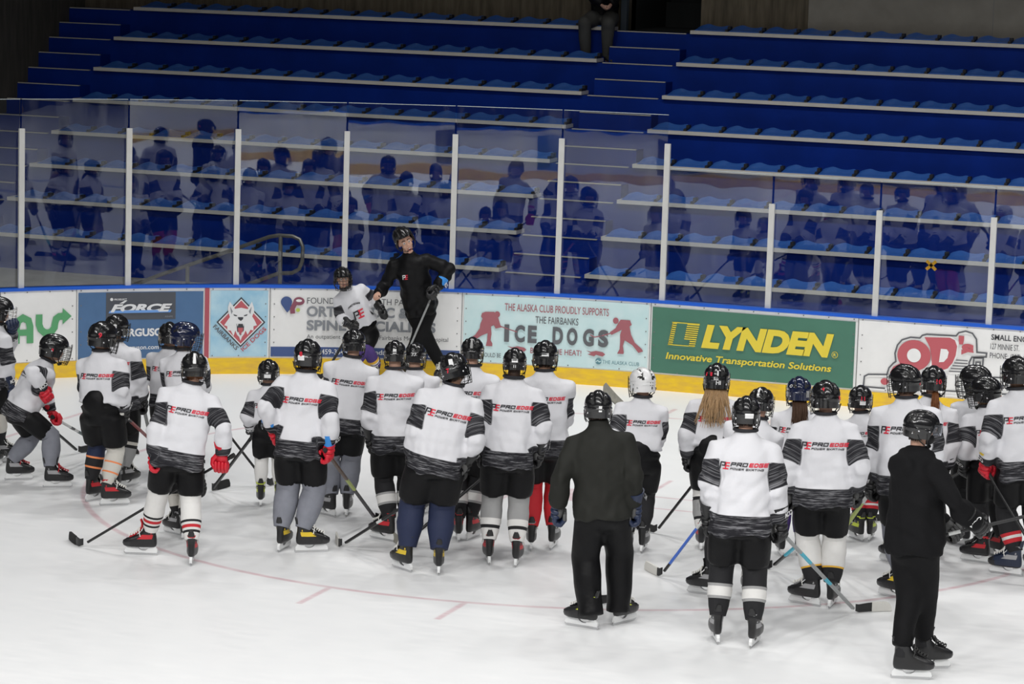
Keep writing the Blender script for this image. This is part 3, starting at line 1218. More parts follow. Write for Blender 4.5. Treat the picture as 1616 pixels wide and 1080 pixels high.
mb.box(V((XT0 + XT1) / 2, YT + 1.1, Z0 - .055 + DZ * 7 - .06), (XT1 - XT0) / 2 + .1, 1.2, .06)
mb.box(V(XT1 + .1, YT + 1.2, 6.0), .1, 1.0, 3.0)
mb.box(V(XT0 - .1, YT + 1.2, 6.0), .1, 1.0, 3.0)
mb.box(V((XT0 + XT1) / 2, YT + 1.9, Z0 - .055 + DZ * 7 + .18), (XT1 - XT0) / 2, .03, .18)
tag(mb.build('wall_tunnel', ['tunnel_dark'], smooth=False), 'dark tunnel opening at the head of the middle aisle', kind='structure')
mb = MB()
mb.box(V(XT0 - .02, YT - .05, Z0 + DZ * 7 + .9), .04, .05, 1.1)
tag(mb.build('trim_4', ['tunnel_post'], smooth=False), 'blue-grey post at the left edge of the tunnel opening', kind='structure')

# handrail on the walkway
YH = 0.9


def hp(x, y):
    d = ray(x, y)
    return CAM + d * ((YH - CAM[1]) / d[1])


rail = empty('handrail', hp(443, 455), 'grey tubular steel handrail with a looped end behind the left glass', 'handrail')
rail_o = ORIG[rail.name]
mb = MB()
pth = [hp(150, 474), hp(250, 435), hp(340, 404), hp(425, 374)]
loop = [hp(440, 371.5), hp(462, 373), hp(473, 378), hp(478, 390), hp(477, 412), hp(472, 425), hp(461, 431), hp(440, 431.5), hp(400, 446), hp(360, 461)]
mb.tube(pth + loop, .024, 10)
mb.build('rail', ['pipe_grey'], rail)
for (x, y) in ((443, 373), (296, 420)):
    a = hp(x, y)
    mb = MB()
    mb.tube([a, V(a[0], a[1], .53)], .026, 10)
    mb.build('post', ['pipe_grey'], rail)

# the boards across the ice, seen only mirrored in the glass
mb = MB()
mb.box(V(14, -26.1, .52), 22, .06, .52, 0)
mb.box(V(14, -26.03, .09), 22, .02, .09, 1)
mb.box(V(14, -26.1, 1.05), 22, .08, .02, 2)
for k, (xx, ww) in enumerate(((-3, 1.1), (2.2, 1.0), (7, 1.1), (12, .8))):
    mb.box(V(xx, -26.03, .58), ww, .01, .36, 3 + k % 2)
tag(mb.build('wall_near', ['white_board', 'kick_yellow', 'rail_blue', 'ad_blue', 'ad_slate'], smooth=False), 'boards along the near side of the ice', kind='structure')
# ================================================================== HOCKEY GEAR (built once, then copied)
# ---- helmet : x right, y front, z up ; origin in the middle of the head
HX, HY, HZ = 0.112, 0.140, 0.128


def hsurf(az, el, g=0.0):
    """az from the back of the head towards the right ear, el up ; radians"""
    d = V(math.sin(az) * math.cos(el), -math.cos(az) * math.cos(el), math.sin(el))
    p = 2.35
    zz = HZ if el > 0 else 0.30
    r = (abs(d[0] / HX) ** p + abs(d[1] / HY) ** p + abs(d[2] / zz) ** p) ** (-1 / p)
    P = d * r
    # the shell: raised centre spine, stepped side plates, a ridge round the back
    x = P[0]
    k = 0.0
    if el > 0.1:
        k += 0.006 * math.exp(-(x / 0.024) ** 4)
        k -= 0.009 * math.exp(-((abs(x) - 0.046) / 0.010) ** 2) * min(1, (el - .1) * 3)
        k -= 0.006 * math.exp(-((abs(x) - 0.082) / 0.007) ** 2) * min(1, (el - .1) * 3)
    if -0.12 < el < 0.12:
        k -= 0.006 * math.exp(-((el - 0.05) / 0.05) ** 2)
    if el < -0.1 and math.cos(az) > 0:
        P = P * V(0.97, 0.93 + 0.05 * (el + .6), 1)
    return P + d * (k + g)


def hbottom(az):
    c = math.cos(az)          # 1 at the back
    if c > 0.15:
        return math.radians(-31 - 5 * math.exp(-((abs(math.sin(az)) - .9) / .25) ** 2))
    if c > -0.35:
        return math.radians(-36)
    if c > -0.62:
        t = (-.35 - c) / .27
        return math.radians(-36 + 46 * t)
    return math.radians(10)


def helmet_templates():
    T = {}
    mb = MB()
    na, ne = 72, 22
    rows = []
    for j in range(ne):
        f = j / ne
        row = []
        for i in range(na):
            az = 2 * PI * i / na
            e0 = hbottom(az)
            row.append(hsurf(az, e0 + (PI / 2 - 0.06 - e0) * f))
        rows.append(row)
    vs = [p for r in rows for p in r] + [hsurf(0, PI / 2)]
    fs, ms = [], []
    for j in range(ne - 1):
        for i in range(na):
            k = (i + 1) % na
            fs.append((j * na + i, j * na + k, (j + 1) * na + k, (j + 1) * na + i))
            c = sum((np.array(vs[q]) for q in fs[-1])) / 4
            vent = (abs(abs(c[0]) - .046) < .008 and c[2] > .03 and (c[1] * 14) % 1 < .7) or (0.055 < abs(c[0]) < .085 and .045 < c[2] < .062)
            ms.append(1 if vent else 0)
    for i in range(na):
        fs.append(((ne - 1) * na + i, (ne - 1) * na + (i + 1) % na, len(vs) - 1))
        ms.append(0)
    # rolled rim and dark lining
    inner = [hsurf(2 * PI * i / na, hbottom(2 * PI * i / na), -0.014) for i in range(na)]
    deep = [p * V(.9, .9, 1) + V(0, 0, .03) for p in inner]
    b = len(vs)
    vs += inner + deep
    for i in range(na):
        k = (i + 1) % na
        fs.append((i, b + i, b + k, k))
        ms.append(0)
        fs.append((b + i, b + na + i, b + na + k, b + k))
        ms.append(1)
    mb.add(vs, fs, ms)
    T['shell'] = mb.mesh('helmet', ['shell_black', 'foam_dark'])
    # wire cage
    mb = MB()

    def cage(a, h, g=0.0):
        r = 1.0 - .10 * max(0, -h - .05) / .09
        return V(math.sin(a) * .116 * r, .025 + math.cos(a) * (.150 - .02 * max(0, -h - .07) / .07) + g, h)
    for h in (0.02, -0.015, -0.05, -0.085, -0.118, -0.14):
        w = 1.5 if h > -.1 else 1.25
        mb.tube([cage(-w + 2 * w * i / 14, h) for i in range(15)], .0027, 5)
    for a in (-1.25, -.85, -.5, -.17, .17, .5, .85, 1.25):
        mb.tube([cage(a, .045 - .19 * i / 6) for i in range(7)], .0027, 5)
    T['cage'] = mb.mesh('face_cage', ['wire_black'])
    # straps, chin cup, ear loops
    mb = MB()
    for s in (-1, 1):
        mb.tube([V(s * .113, .02, -.03), V(s * .106, .03, -.09), V(s * .07, .055, -.135), V(s * .02, .075, -.15)], .006, 6, flat=.5)
        mb.tube([V(s * .112, -.05, -.05), V(s * .104, -.02, -.10), V(s * .09, .02, -.125)], .0045, 6)
    mb.ell(V(0, .085, -.145), (V(.038, 0, 0), V(0, .02, .012), V(0, 0, .014)), 10, 6)
    T['strap'] = mb.mesh('chin_strap', ['strap_black'])
    T['bolt'] = []
    for s in (-1, 1):
        for (az, el) in ((1.15, -.18), (1.9, -.12), (.75, -.33)):
            mb = MB()
            q = hsurf(s * az, el)
            d = nrm(q * V(1, 1, .2))
            mb.ell(q + d * .001, (nrm(np.cross(d, UP)) * .008, UP * .008, d * .004), 8, 6)
            T['bolt'].append(mb.mesh('clip', ['steel']))
    # clear half visor
    mb = MB()
    g = []
    for j in range(5):
        h = .045 - .085 * j / 4
        g.append([V(math.sin(a) * .118, .02 + math.cos(a) * .145, h) for a in np.linspace(-1.25, 1.25, 17)])
    vs = [q for r in g for q in r]
    vs2 = [q * V(.975, .975, 1) for q in vs]
    fs = []
    n = len(vs)
    for j in range(4):
        for i in range(16):
            fs.append((j * 17 + i, j * 17 + i + 1, (j + 1) * 17 + i + 1, (j + 1) * 17 + i))
            fs.append((n + j * 17 + i, n + (j + 1) * 17 + i, n + (j + 1) * 17 + i + 1, n + j * 17 + i + 1))
    mb.add(vs + vs2, fs)
    T['visor'] = mb.mesh('visor', ['rink_glass'])
    return T


HT = helmet_templates()


def inst(name, me, parent, M=None, mats=None):
    """object from a shared mesh, with its own materials in the slots"""
    o = bpy.data.objects.new(name, me)
    COL.objects.link(o)
    if parent is not None:
        o.parent = parent
    if M is not None:
        o.matrix_local = M
    if mats:
        for k, mm in enumerate(mats):
            if mm is None:
                continue
            o.material_slots[k].link = 'OBJECT'
            o.material_slots[k].material = MATS[mm]
    return o


def frame(o, x, y, z, s=1.0, origin=(0, 0, 0)):
    return Matrix(((x[0] * s, y[0] * s, z[0] * s, o[0] - origin[0]), (x[1] * s, y[1] * s, z[1] * s, o[1] - origin[1]),
                   (x[2] * s, y[2] * s, z[2] * s, o[2] - origin[2]), (0, 0, 0, 1)))


def helmet_print(parts, text, az, el, h, mats_i, tapew=None):
    pass


# ---- glove : wrist at the origin, fingers down -z, back of the hand +x (right hand), thumb towards +y
def glove_template(side):
    s = 1 if side == 'R' else -1
    mb = MB()

    def pt(x, y, z):
        return V(s * x, y, z)
    # back of the hand in three padded rolls, palm block
    for k, (z, w, t) in enumerate(((-.012, .044, .036), (-.046, .049, .037), (-.080, .049, .034))):
        mb.ell(pt(.012, 0, z), (pt(t, 0, 0), V(0, w, 0), V(0, 0, .026)), 14, 8, 0)
    mb.ell(pt(-.010, 0, -.045), (pt(.026, 0, 0), V(0, .044, 0), V(0, 0, .058)), 12, 8, 1)
    # four padded fingers curled round a stick that runs along y
    for f, y in enumerate((.037, .013, -.012, -.036)):
        ln = (.95, 1.05, 1.0, .85)[f]
        p0 = pt(.016, y, -.090)
        p1 = pt(.010, y * 1.03, -.090 - .036 * ln)
        p2 = pt(-.022, y * 1.03, -.100 - .036 * ln)
        p3 = pt(-.046, y, -.084 - .012 * ln)
        p4 = pt(-.044, y, -.060)
        mb.tube([p0, (p0 + p1) / 2 + pt(.004, 0, 0), p1], [.0165, .018, .0165], 9, 0, round_ends=True)
        mb.tube([p1, (p1 + p2) / 2 + V(0, 0, -.004), p2], [.0165, .0172, .0155], 9, 0, round_ends=True)
        mb.tube([p2, p3], [.0152, .014], 9, 0, round_ends=True)
        mb.tube([p3, p4], [.014, .012], 9, 1, round_ends=True)
    # thumb leaves the side of the palm
    mb.tube([pt(-.006, .036, -.018), pt(-.016, .060, -.050), pt(-.026, .062, -.082)], [.019, .020, .017], 10, 0, round_ends=True)
    mb.tube([pt(-.026, .062, -.082), pt(-.044, .044, -.104)], [.0165, .014], 10, 0, round_ends=True)
    me = mb.mesh('glove', ['leather_black', 'palm_grey'])
    # flared cuff
    mb = MB()
    rings = []
    for z, a, b in ((-.004, .036, .044), (.02, .041, .048), (.055, .050, .058), (.085, .056, .064), (.085, .048, .056), (.03, .036, .042)):
        rings.append([pt(.004 + a * math.cos(t), b * math.sin(t), z + .012 * math.cos(t) * (z > .05)) for t in np.linspace(0, 2 * PI, 18, endpoint=False)])
    mb.loft(rings, 0, True, False)
    cu = mb.mesh('cuff', ['leather_black'])
    # bar of lettering and trim on the cuff roll
    mb = MB()
    vs, fs, _ = text2d('CCM', .04, .2)
    mb.add([pt(.064 + .004 * q[1], (q[0] - .5) * .085 * s * -1, .030 + q[1] * .036) for q in vs], fs)
    tr = mb.mesh('cuff_print', ['print_white'], smooth=False, fixn=False)
    return me, cu, tr


GT = {'R': glove_template('R'), 'L': glove_template('L')}


# ---- skate : y towards the toe, blade on z = 0, ankle near y = -0.055
def skate_template():
    mb = MB()
    sl = [(.072, -.100, .150, .034), (.082, -.110, .168, .042), (.100, -.114, .175, .045), (.122, -.114, .172, .045), (.142, -.112, .140, .044),
          (.160, -.110, .085, .043), (.180, -.106, .038, .043), (.205, -.104, .012, .045), (.232, -.106, .002, .047), (.256, -.112, -.004, .049)]
    n = 26
    rings = []
    for z, y0, y1, w in sl:
        cy, hy = (y0 + y1) / 2, (y1 - y0) / 2
        r = []
        for i in range(n):
            a = 2 * PI * i / n
            ca, sa = math.cos(a), math.sin(a)
            ww = w * (0.80 + .20 * math.tanh((-.02 - sa * .1) * 8)) if sa < -.3 else w
            r.append(V(ww * abs(ca) ** .75 * (1 if ca > 0 else -1), cy + hy * abs(sa) ** .85 * (1 if sa > 0 else -1), z))
        rings.append(r)
    vs = [q for r in rings for q in r]
    fs, ms = [], []
    for j in range(len(rings) - 1):
        for i in range(n):
            k = (i + 1) % n
            fs.append((j * n + i, j * n + k, (j + 1) * n + k, (j + 1) * n + i))
            c = sum(np.array(vs[q]) for q in fs[-1]) / 4
            m = 0
            if c[1] > .115:
                m = 1
            elif c[2] < .082:
                m = 1
            elif c[2] > .235:
                m = 2
            elif .150 < c[2] < .172 and abs(c[0]) > .03 and c[1] < .02:
                m = 2
            ms.append(m)
    fs.append(tuple(range(n - 1, -1, -1)))
    ms.append(1)
    # inside of the collar
    b = len(vs)
    vs += [q * V(.82, 1, 1) * V(1, .86, 1) + V(0, -.008, -.004) for q in rings[-1]] + [q * V(.8, .8, 1) + V(0, -.01, -.07) for q in rings[-1]]
    o = (len(rings) - 1) * n
    for i in range(n):
        k = (i + 1) % n
        fs.append((o + i, o + k, b + k, b + i))
        ms.append(0)
        fs.append((b + i, b + k, b + n + k, b + n + i))
        ms.append(2)
    mb.add(vs, fs, ms)
    # tendon guard
    g0 = [V(.030 * math.cos(t), -.104 - .012 * abs(math.sin(t)), .245) for t in np.linspace(0, PI, 9)]
    g1 = [V(.024 * math.cos(t), -.112 - .012 * abs(math.sin(t)), .275) for t in np.linspace(0, PI, 9)]
    g2 = [V(.014 * math.cos(t), -.120 - .010 * abs(math.sin(t)), .300) for t in np.linspace(0, PI, 9)]
    vs = g0 + g1 + g2 + [q + V(0, .010, 0) for q in g0 + g1 + g2]
    fs = []
    for j in range(2):
        for i in range(8):
            a = j * 9 + i
            fs.append((a, a + 1, a + 10, a + 9))
            fs.append((27 + a, 27 + a + 9, 27 + a + 10, 27 + a + 1))
    for i in range(8):
        fs.append((18 + i, 18 + i + 1, 45 + i + 1, 45 + i))
    for j in range(2):
        fs.append((j * 9, j * 9 + 9, 36 + j * 9, 27 + j * 9))
        fs.append((j * 9 + 8, 35 + j * 9, 44 + j * 9, j * 9 + 17))
    mb.add(vs, fs, 0)
    boot = mb.mesh('skate', ['boot_black', 'boot_toe', 'boot_accent_grey'])
    # tongue
    mb = MB()
    path = [V(0, .115, .150), V(0, .070, .175), V(0, .034, .205), V(0, .012, .240), V(0, .010, .275), V(0, .022, .305)]
    wd = [.014, .019, .024, .029, .034, .026]
    rings = []
    for k, q in enumerate(path):
        t = nrm(path[min(k + 1, 5)] - path[max(k - 1, 0)])
        nn = nrm(np.cross(V(1, 0, 0), t))
        rings.append([q + V(wd[k] * math.cos(a), 0, 0) + nn * (.009 * math.sin(a)) for a in np.linspace(0, 2 * PI, 12, endpoint=False)])
    mb.loft(rings)
    tongue = mb.mesh('tongue', ['boot_accent_grey'])
    mb = MB()
    for k in range(6):
        f = k / 5
        q = V(0, .120, .171) * (1 - f) + V(0, .032, .232) * f + V(0, -.008, -.006) * math.sin(f * PI)
        w = .020 + .014 * f
        mb.tube([q + V(-w, -.006, -.008), q + V(0, .004, .004), q + V(w, -.006, -.008)], .0042, 5)
        if k < 5:
            mb.tube([q + V(-w, -.006, -.008), q + V(0, -.004, .010), q + V(w, -.024, .006)], .0036, 5)
    for sx in (-1, 1):
        mb.tube([V(0, .020, .236), V(sx * .03, .03, .24), V(sx * .045, .03, .20), V(sx * .05, .02, .165)], .004, 5)
    lace = mb.mesh('laces', ['lace_white'])
    # blade holder and steel
    mb = MB()
    prof = [(-.118, .022), (.150, .022), (.158, .030), (.150, .052), (.130, .074), (.050, .074), (.030, .050), (.010, .040), (-.020, .040), (-.038, .052), (-.050, .074), (-.104, .074), (-.120, .050)]
    mb.prism(prof, V(0, 0, 0), V(0, 1, 0), UP, V(1, 0, 0), -.011, .011)
    hold = mb.mesh('blade_holder', ['holder_white'], smooth=False)
    mb = MB()
    prof = [(-.128, .012), (-.118, .001), (-.06, 0), (.10, 0), (.140, .003), (.162, .014), (.164, .026), (-.126, .026)]
    mb.prism(prof, V(0, 0, 0), V(0, 1, 0), UP, V(1, 0, 0), -.0025, .0025)
    run = mb.mesh('blade', ['steel'], smooth=False)
    return boot, tongue, lace, hold, run


ST = skate_template()

# ---- hair strands

def hair_bundle(mb, root_pts, length, spread, n, rnd, droop, r0=.004, seg=6, out=0.0):
    for k in range(n):
        a, b = rnd.choice(root_pts), rnd.choice(root_pts)
        f = rnd.random()
        p0 = a * (1 - f) + b * f
        L = length * rnd.uniform(.65, 1.0)
        dx = V(rnd.uniform(-1, 1), rnd.uniform(-1, 1), 0) * spread
        path = []
        for i in range(seg + 1):
            t = i / seg
            path.append(p0 + droop * (L * t) + out * math.sin(min(1, t * 2.2) * PI / 2) + dx * t + V(rnd.uniform(-1, 1), rnd.uniform(-1, 1), 0) * .004 * t)
        mb.tube(path, [r0 * (1 - .75 * (i / seg)) for i in range(seg + 1)], 5)


# ================================================================== SHRINK-WRAP SKINS
JOBS = []


def remesh_later(mb, voxel, done):
    me = mb.mesh('w', [], smooth=False)
    o = bpy.data.objects.new('w', me)
    COL.objects.link(o)
    md = o.modifiers.new('r', 'REMESH')
    md.mode = 'VOXEL'
    md.voxel_size = voxel
    JOBS.append((o, done))


def run_jobs():
    dg = bpy.context.evaluated_depsgraph_get()
    dg.update()
    for o, done in JOBS:
        me = bpy.data.meshes.new_from_object(o.evaluated_get(dg))
        nv = len(me.vertices)
        co = np.empty(nv * 3)
        me.vertices.foreach_get('co', co)
        ed = np.empty(len(me.edges) * 2, dtype=np.int32)
        me.edges.foreach_get('vertices', ed)
        done(me, co.reshape(-1, 3), ed.reshape(-1, 2))
    for o, _ in JOBS:
        m0 = o.data
        bpy.data.objects.remove(o)
        bpy.data.meshes.remove(m0)
    JOBS.clear()


def relax(co, ed, it, lam=0.6):
    n = len(co)
    deg = np.zeros(n)
    np.add.at(deg, ed[:, 0], 1)
    np.add.at(deg, ed[:, 1], 1)
    deg = np.maximum(deg, 1)[:, None]
    for _ in range(it):
        s = np.zeros_like(co)
        np.add.at(s, ed[:, 0], co[ed[:, 1]])
        np.add.at(s, ed[:, 1], co[ed[:, 0]])
        co = co + lam * (s / deg - co)
    return co


def vnormals(me, co):
    me.vertices.foreach_set('co', co.ravel())
    me.update()
    n = np.empty(len(co) * 3)
    me.vertices.foreach_get('normal', n)
    return n.reshape(-1, 3)


def fold(co, ph, k=9.0):
    """soft pseudo-random folds"""
    r = np.random.RandomState(ph)
    out = np.zeros(len(co))
    for _ in range(7):
        d = r.normal(size=3)
        d /= np.linalg.norm(d)
        f = k * r.uniform(.6, 2.2)
        w = co @ d * f + r.uniform(0, 6) + 0.8 * np.sin(co @ r.normal(size=3) * k * .5)
        out += np.sin(w) / 7
    return out


def finish(me, co, mats, name, parent, origin):
    me.vertices.foreach_set('co', (co - origin).ravel())
    for x in mats:
        me.materials.append(MATS[x])
    me.shade_smooth()
    me.update()
    return link(name, me, parent)


def seg_param(co, a, b):
    d = b - a
    t = np.clip(((co - a) @ d) / (d @ d), 0, 1)
    q = a + t[:, None] * d
    return t, np.linalg.norm(co - q, axis=1)


def ik(a, c, l1, l2, pole):
    """joint between a and c"""
    d = c - a
    L = np.linalg.norm(d)
    if L > (l1 + l2) * .999:
        c = a + d / L * (l1 + l2) * .999
        L = (l1 + l2) * .999
        d = c - a
    u = d / L
    x = (l1 * l1 - l2 * l2 + L * L) / (2 * L)
    h = math.sqrt(max(l1 * l1 - x * x, 0))
    w = pole - u * (pole @ u)
    return a + u * x + nrm(w) * h, c
# ================================================================== PEOPLE


def add_head(mb, c, r, f, u, k, mouth=0.0):
    def e(x, y, z, a, b, d, n=14, m=10):
        mb.ell(c + (r * x + f * y + u * z) * k, (r * a * k, f * b * k, u * d * k), n, m)
    e(0, 0, .018, .075, .092, .098, 20, 14)
    e(0, .022, -.048, .061, .070, .075 + .01 * mouth, 18, 12)
    e(0, .052, -.098 - .028 * mouth, .038, .034, .028)
    e(0, .020, -.085 - .012 * mouth, .052, .055, .04)
    for s in (-1, 1):
        e(s * .036, .058, -.044, .027, .026, .026)
        e(s * .030, .082, .012, .026, .012, .010)
        e(s * .078, -.004, -.022, .010, .019, .031)
        e(s * .011, .094, -.052, .009, .010, .008)
    e(0, .086, -.022, .011, .016, .030)
    e(0, .100, -.046, .013, .016, .013)
    e(0, .081, -.074, .026, .012, .007)
    e(0, .078, -.090 - .030 * mouth, .022, .013, .007)


PEOPLE = {}


def make_stick(sp, G, label, holder):
    """sp: heel and toe on the ice (pixels) or points, colours ; G the gripped point"""
    heel = ground(*sp['heel'], 0.0) if len(sp['heel']) == 2 else np.array(sp['heel'], float)
    toe = ground(*sp['toe'], 0.0) if len(sp['toe']) == 2 else np.array(sp['toe'], float)
    flat = len(sp['heel']) == 2
    heel = heel + UP * .006
    u = nrm(G - heel)
    L = np.linalg.norm(G - heel) + sp.get('ext', .12)
    root = empty('hockey_stick', heel, label, 'hockey stick', 'hockey sticks on the ice')
    side = nrm(np.cross(u, UP))
    nn = np.cross(side, u)
    cols = sp.get('cols', [(1.0, 'shaft_black')])
    mats = []
    for _, c in cols:
        if c not in mats:
            mats.append(c)
    st, mi, prev = [0.05], [], 0.0
    for fr, c in cols:
        st.append(max(fr, .06))
        mi.append(mats.index(c))
    mb = MB()
    rings = []
    for q in st:
        c = heel + u * (L * q)
        a, b = .0155, .0105
        rings.append([c + side * (sx * a) + nn * (sy * b) for sx, sy in ((1, .6), (.7, 1), (-.7, 1), (-1, .6), (-1, -.6), (-.7, -1), (.7, -1), (1, -.6))])
    mb.loft(rings, mi)
    mb.build('shaft', mats, root)
    mb = MB()
    mb.tube([heel + u * (L - .16), heel + u * (L - .01)], .0165, 8)
    mb.tube([heel + u * (L - .03), heel + u * (L + .012)], .0195, 8)
    mb.build('grip_tape', [sp.get('grip', 'tape_black')], root)
    td = toe - heel
    td = nrm(V(td[0], td[1], 0)) if flat else nrm(td)
    bl = sp.get('bl', .29)
    up2 = UP if flat else nrm(u - td * (u @ td))
    w = np.cross(td, up2)
    bend = sp.get('bend', 1)

    def blade(t0, t1, g, mats_, name):
        mb = MB()
        rings = []
        for i in range(9):
            t = t0 + (t1 - t0) * i / 8
            c = heel + td * (bl * t) + w * (bend * .045 * t * t)
            h = .060 + .012 * math.sin(t * 2.2)
            if t > .86:
                h *= math.sqrt(max(0.05, 1 - ((t - .86) / .15) ** 2))
            zb = .0 + .012 * max(0, t - .7) ** 1.5
            if t < .0:
                c = c - td * (bl * t) + u * (-t * bl)
            th = .006 + g
            rings.append([c + up2 * (zb - g) + w * th, c + up2 * (zb + h + g) + w * th, c + up2 * (zb + h + g) - w * th, c + up2 * (zb - g) - w * th])
        mb.loft(rings)
        mb.build(name, mats_, root)
    blade(-.08, 1.0, 0, [sp.get('blade', 'shaft_black')], 'blade')
    if sp.get('tape'):
        t0 = sp.get('t0', .3)
        blade(t0, 1.0, .0025, [sp['tape']], 'blade_tape')
    return root


SOCKS = {
    'white': [(1, 'sock_white')],
    'black': [(1, 'sock_black')],
    'grey': [(1, 'grey_sweat')],
    'red': [(1, 'sock_red')],
    'navy': [(1, 'navy_cloth')],
    'black_band': [(.34, 'sock_black'), (.40, 'sock_grey'), (.60, 'sock_white'), (.66, 'sock_grey'), (1, 'sock_black')],
    'hawks': [(.52, 'sock_white'), (.58, 'sock_black'), (.64, 'sock_white'), (.72, 'sock_red'), (.78, 'sock_white'), (.84, 'sock_black'), (1, 'sock_white')],
    'grey_top': [(.50, 'sock_grey'), (.66, 'sock_white'), (.74, 'sock_black'), (1, 'sock_white')],
    'orange_white': [(.35, 'sock_cream'), (.40, 'sock_orange'), (.65, 'sock_cream'), (.70, 'sock_orange'), (1, 'sock_cream')],
    'orange_black': [(.30, 'navy_cloth'), (.36, 'sock_orange'), (.60, 'sock_black'), (.66, 'sock_orange'), (1, 'sock_black')],
    'grey17': [(.22, 'sock_black'), (.32, 'sock_cream'), (.42, 'sock_black'), (1, 'sock_grey')],
    'cream_black': [(.55, 'sock_cream'), (1, 'sock_black')],
    'white_black': [(.66, 'sock_white'), (.70, 'sock_gold'), (1, 'sock_black')],
    'red_white': [(.3, 'sock_black'), (.42, 'sock_red'), (.5, 'sock_white'), (.62, 'sock_red'), (1, 'sock_black')],
    'black_red': [(.55, 'sock_black'), (.63, 'sock_red'), (.70, 'sock_white'), (.80, 'sock_red'), (1, 'sock_black')],
    'purple': [(1, 'sock_purple')],
    'purple_gold': [(.45, 'sock_purple'), (.60, 'sock_gold'), (.68, 'sock_white'), (.74, 'sock_purple'), (.80, 'sock_white'), (1, 'sock_purple')],
    'tall_white': [(.14, 'sock_white'), (.24, 'sock_black'), (.72, 'sock_grey'), (.8, 'sock_black'), (1, 'sock_white')],
}


def person(pid, label, fl, fr, top, hw, hd=0, fy=None, head=(0, 0, 0), L='side', R='side', H=None, hip=None, hf=None, w=1.0, coat='jersey', tuck=False,
           pants='breezer', pantm='black_nylon', sock='black', sockr=1.0, skate=None, helm='shell_black', cage=True, tape=None, num=None, visor=False,
           glove='leather_black', gaccent=None, hair=None, skin='skin_light', prt=True, face=False, mouth=0.0, stick=None, band=True, sock2=None, gloves=(1, 1), lw=1.0, group=None, seat=None, foot_z=0.0, mask=False, neck=0.0, helm_up=0.0, P3=None, cuffz=0.0, ankz=.19, shoe=None):
    rnd = random.Random(pid * 13 + 5)
    A = ground(*fl) if len(fl) == 2 else np.array(fl, float)
    B = ground(*fr) if len(fr) == 2 else np.array(fr, float)
    root = (A + B) / 2
    e = empty('person', root, label, 'person', group)
    v = root - CAM
    v[2] = 0
    v = nrm(v)
    ri = V(v[1], -v[0], 0)

    def hdir(deg):
        a = math.radians(deg)
        return v * math.cos(a) + ri * math.sin(a)
    f = hdir(hd)
    r = V(f[1], -f[0], 0)
    px_m = FPX / ((root - CAM) @ CF)
    hs = min(1.06, max(.80, hw / px_m / .235))
    T0 = upright(top[0], top[1], root)
    if hf is None:
        hf = .02
    T = upright(top[0], top[1], root + f * hf)
    H = H or T[2]
    # pelvis
    if hip is None:
        P = V(*(root[:2] * .62 + T[:2] * .38), 0) - f * (.03 * H)
        P[2] = .505 * H
    else:
        P = upright(hip[0], hip[1], root + v * hip[2])
    if P3 is not None:
        P = np.array(P3, float)
    # head frame
    sp = nrm((T - UP * .2) - P)
    hu0 = nrm(sp * .45 + UP * .55)
    yaw, pit, rol = [math.radians(q) for q in head]
    hfw = hdir(hd + head[0])
    hfw = nrm(hfw * math.cos(pit) - UP * math.sin(pit) + 0.35 * (hu0 - UP) * 0)
    hr = nrm(np.cross(hfw, UP))
    hu = np.cross(hr, hfw)
    hr, hu = hr * math.cos(rol) - hu * math.sin(rol), hu * math.cos(rol) + hr * math.sin(rol)
    Hc = T - UP * (.133 * hs)
    N = Hc - nrm(hu * .35 + sp * .65) * ((.03 + .042 * H) * 1.0 + .034 + neck) - hfw * .012
    t = nrm(N - P)
    rt = nrm(r - t * (r @ t))
    ft = np.cross(t, rt)
    if ft @ f < 0 and abs(hd) < 400:
        pass
    Sc = N - t * (.070 * H)
    S = {s: Sc + rt * (sg * .102 * H * w) for s, sg in (('L', -1), ('R', 1))}
    # legs
    fs = max(.78, min(1.04, .52 + .27 * H))
    feet = {'L': A, 'R': B}
    fyaw = fy or (hd - 12, hd + 12)
    fdir = {'L': hdir(fyaw[0]), 'R': hdir(fyaw[1])}
    hipj = {s: P + r * (sg * .052 * H) - UP * (.015 * H) for s, sg in (('L', -1), ('R', 1))}
    ank, knee = {}, {}
    for s in 'LR':
        ank[s] = feet[s] - fdir[s] * (.058 * fs) + UP * (ankz * fs)
        D = .49 * H - .19 * fs
        knee[s], ank[s] = ik(hipj[s], ank[s], D * .53, D * .52, f * .6 + fdir[s] * .4 + UP * .05) if seat is None else (seat[s], ank[s])
    # arms
    l1, l2 = .154 * H, .130 * H
    gs = max(.84, min(1.06, H / 1.75)) * 1.16
    elb, wri, grip, fdv = {}, {}, {}, {}
    for s, sg, spec in (('L', -1, L), ('R', 1, R)):
        pole = -f * .85 + r * (sg * .42) - UP * .15
        if isinstance(spec, dict):
            pole = hdir(spec['pole'][0]) + UP * spec['pole'][1] if 'pole' in spec else pole
            spec = spec['at']
        if spec == 'side':
            tg = S[s] - UP * (.345 * H) + f * (.07 * H) + r * (sg * .062 * H)
        elif spec == 'front':
            tg = P + f * (.20 * H) + UP * (.02 * H) + r * (sg * .05 * H)
        else:
            tg = upright(spec[0], spec[1], root + v * spec[2])
        hl = .075 * gs
        elb[s], tg = ik(S[s], tg, l1, l2 + hl, pole)
        fdv[s] = nrm(tg - elb[s])
        wri[s] = elb[s] + fdv[s] * l2
        grip[s] = tg
    PEOPLE[pid] = dict(root=root, grip=grip, elb=elb, v=v, ri=ri)
    org = root.copy()
    # ---------------- body (one skin)
    mb = MB()
    add_head(mb, Hc + hfw * .0, hr, hfw, hu, .97 * hs, mouth)
    mb.tube([Hc - hu * .06 - hfw * .012, N - t * .02, N - t * .06], [.052, .054, .056], 14, round_ends=True)
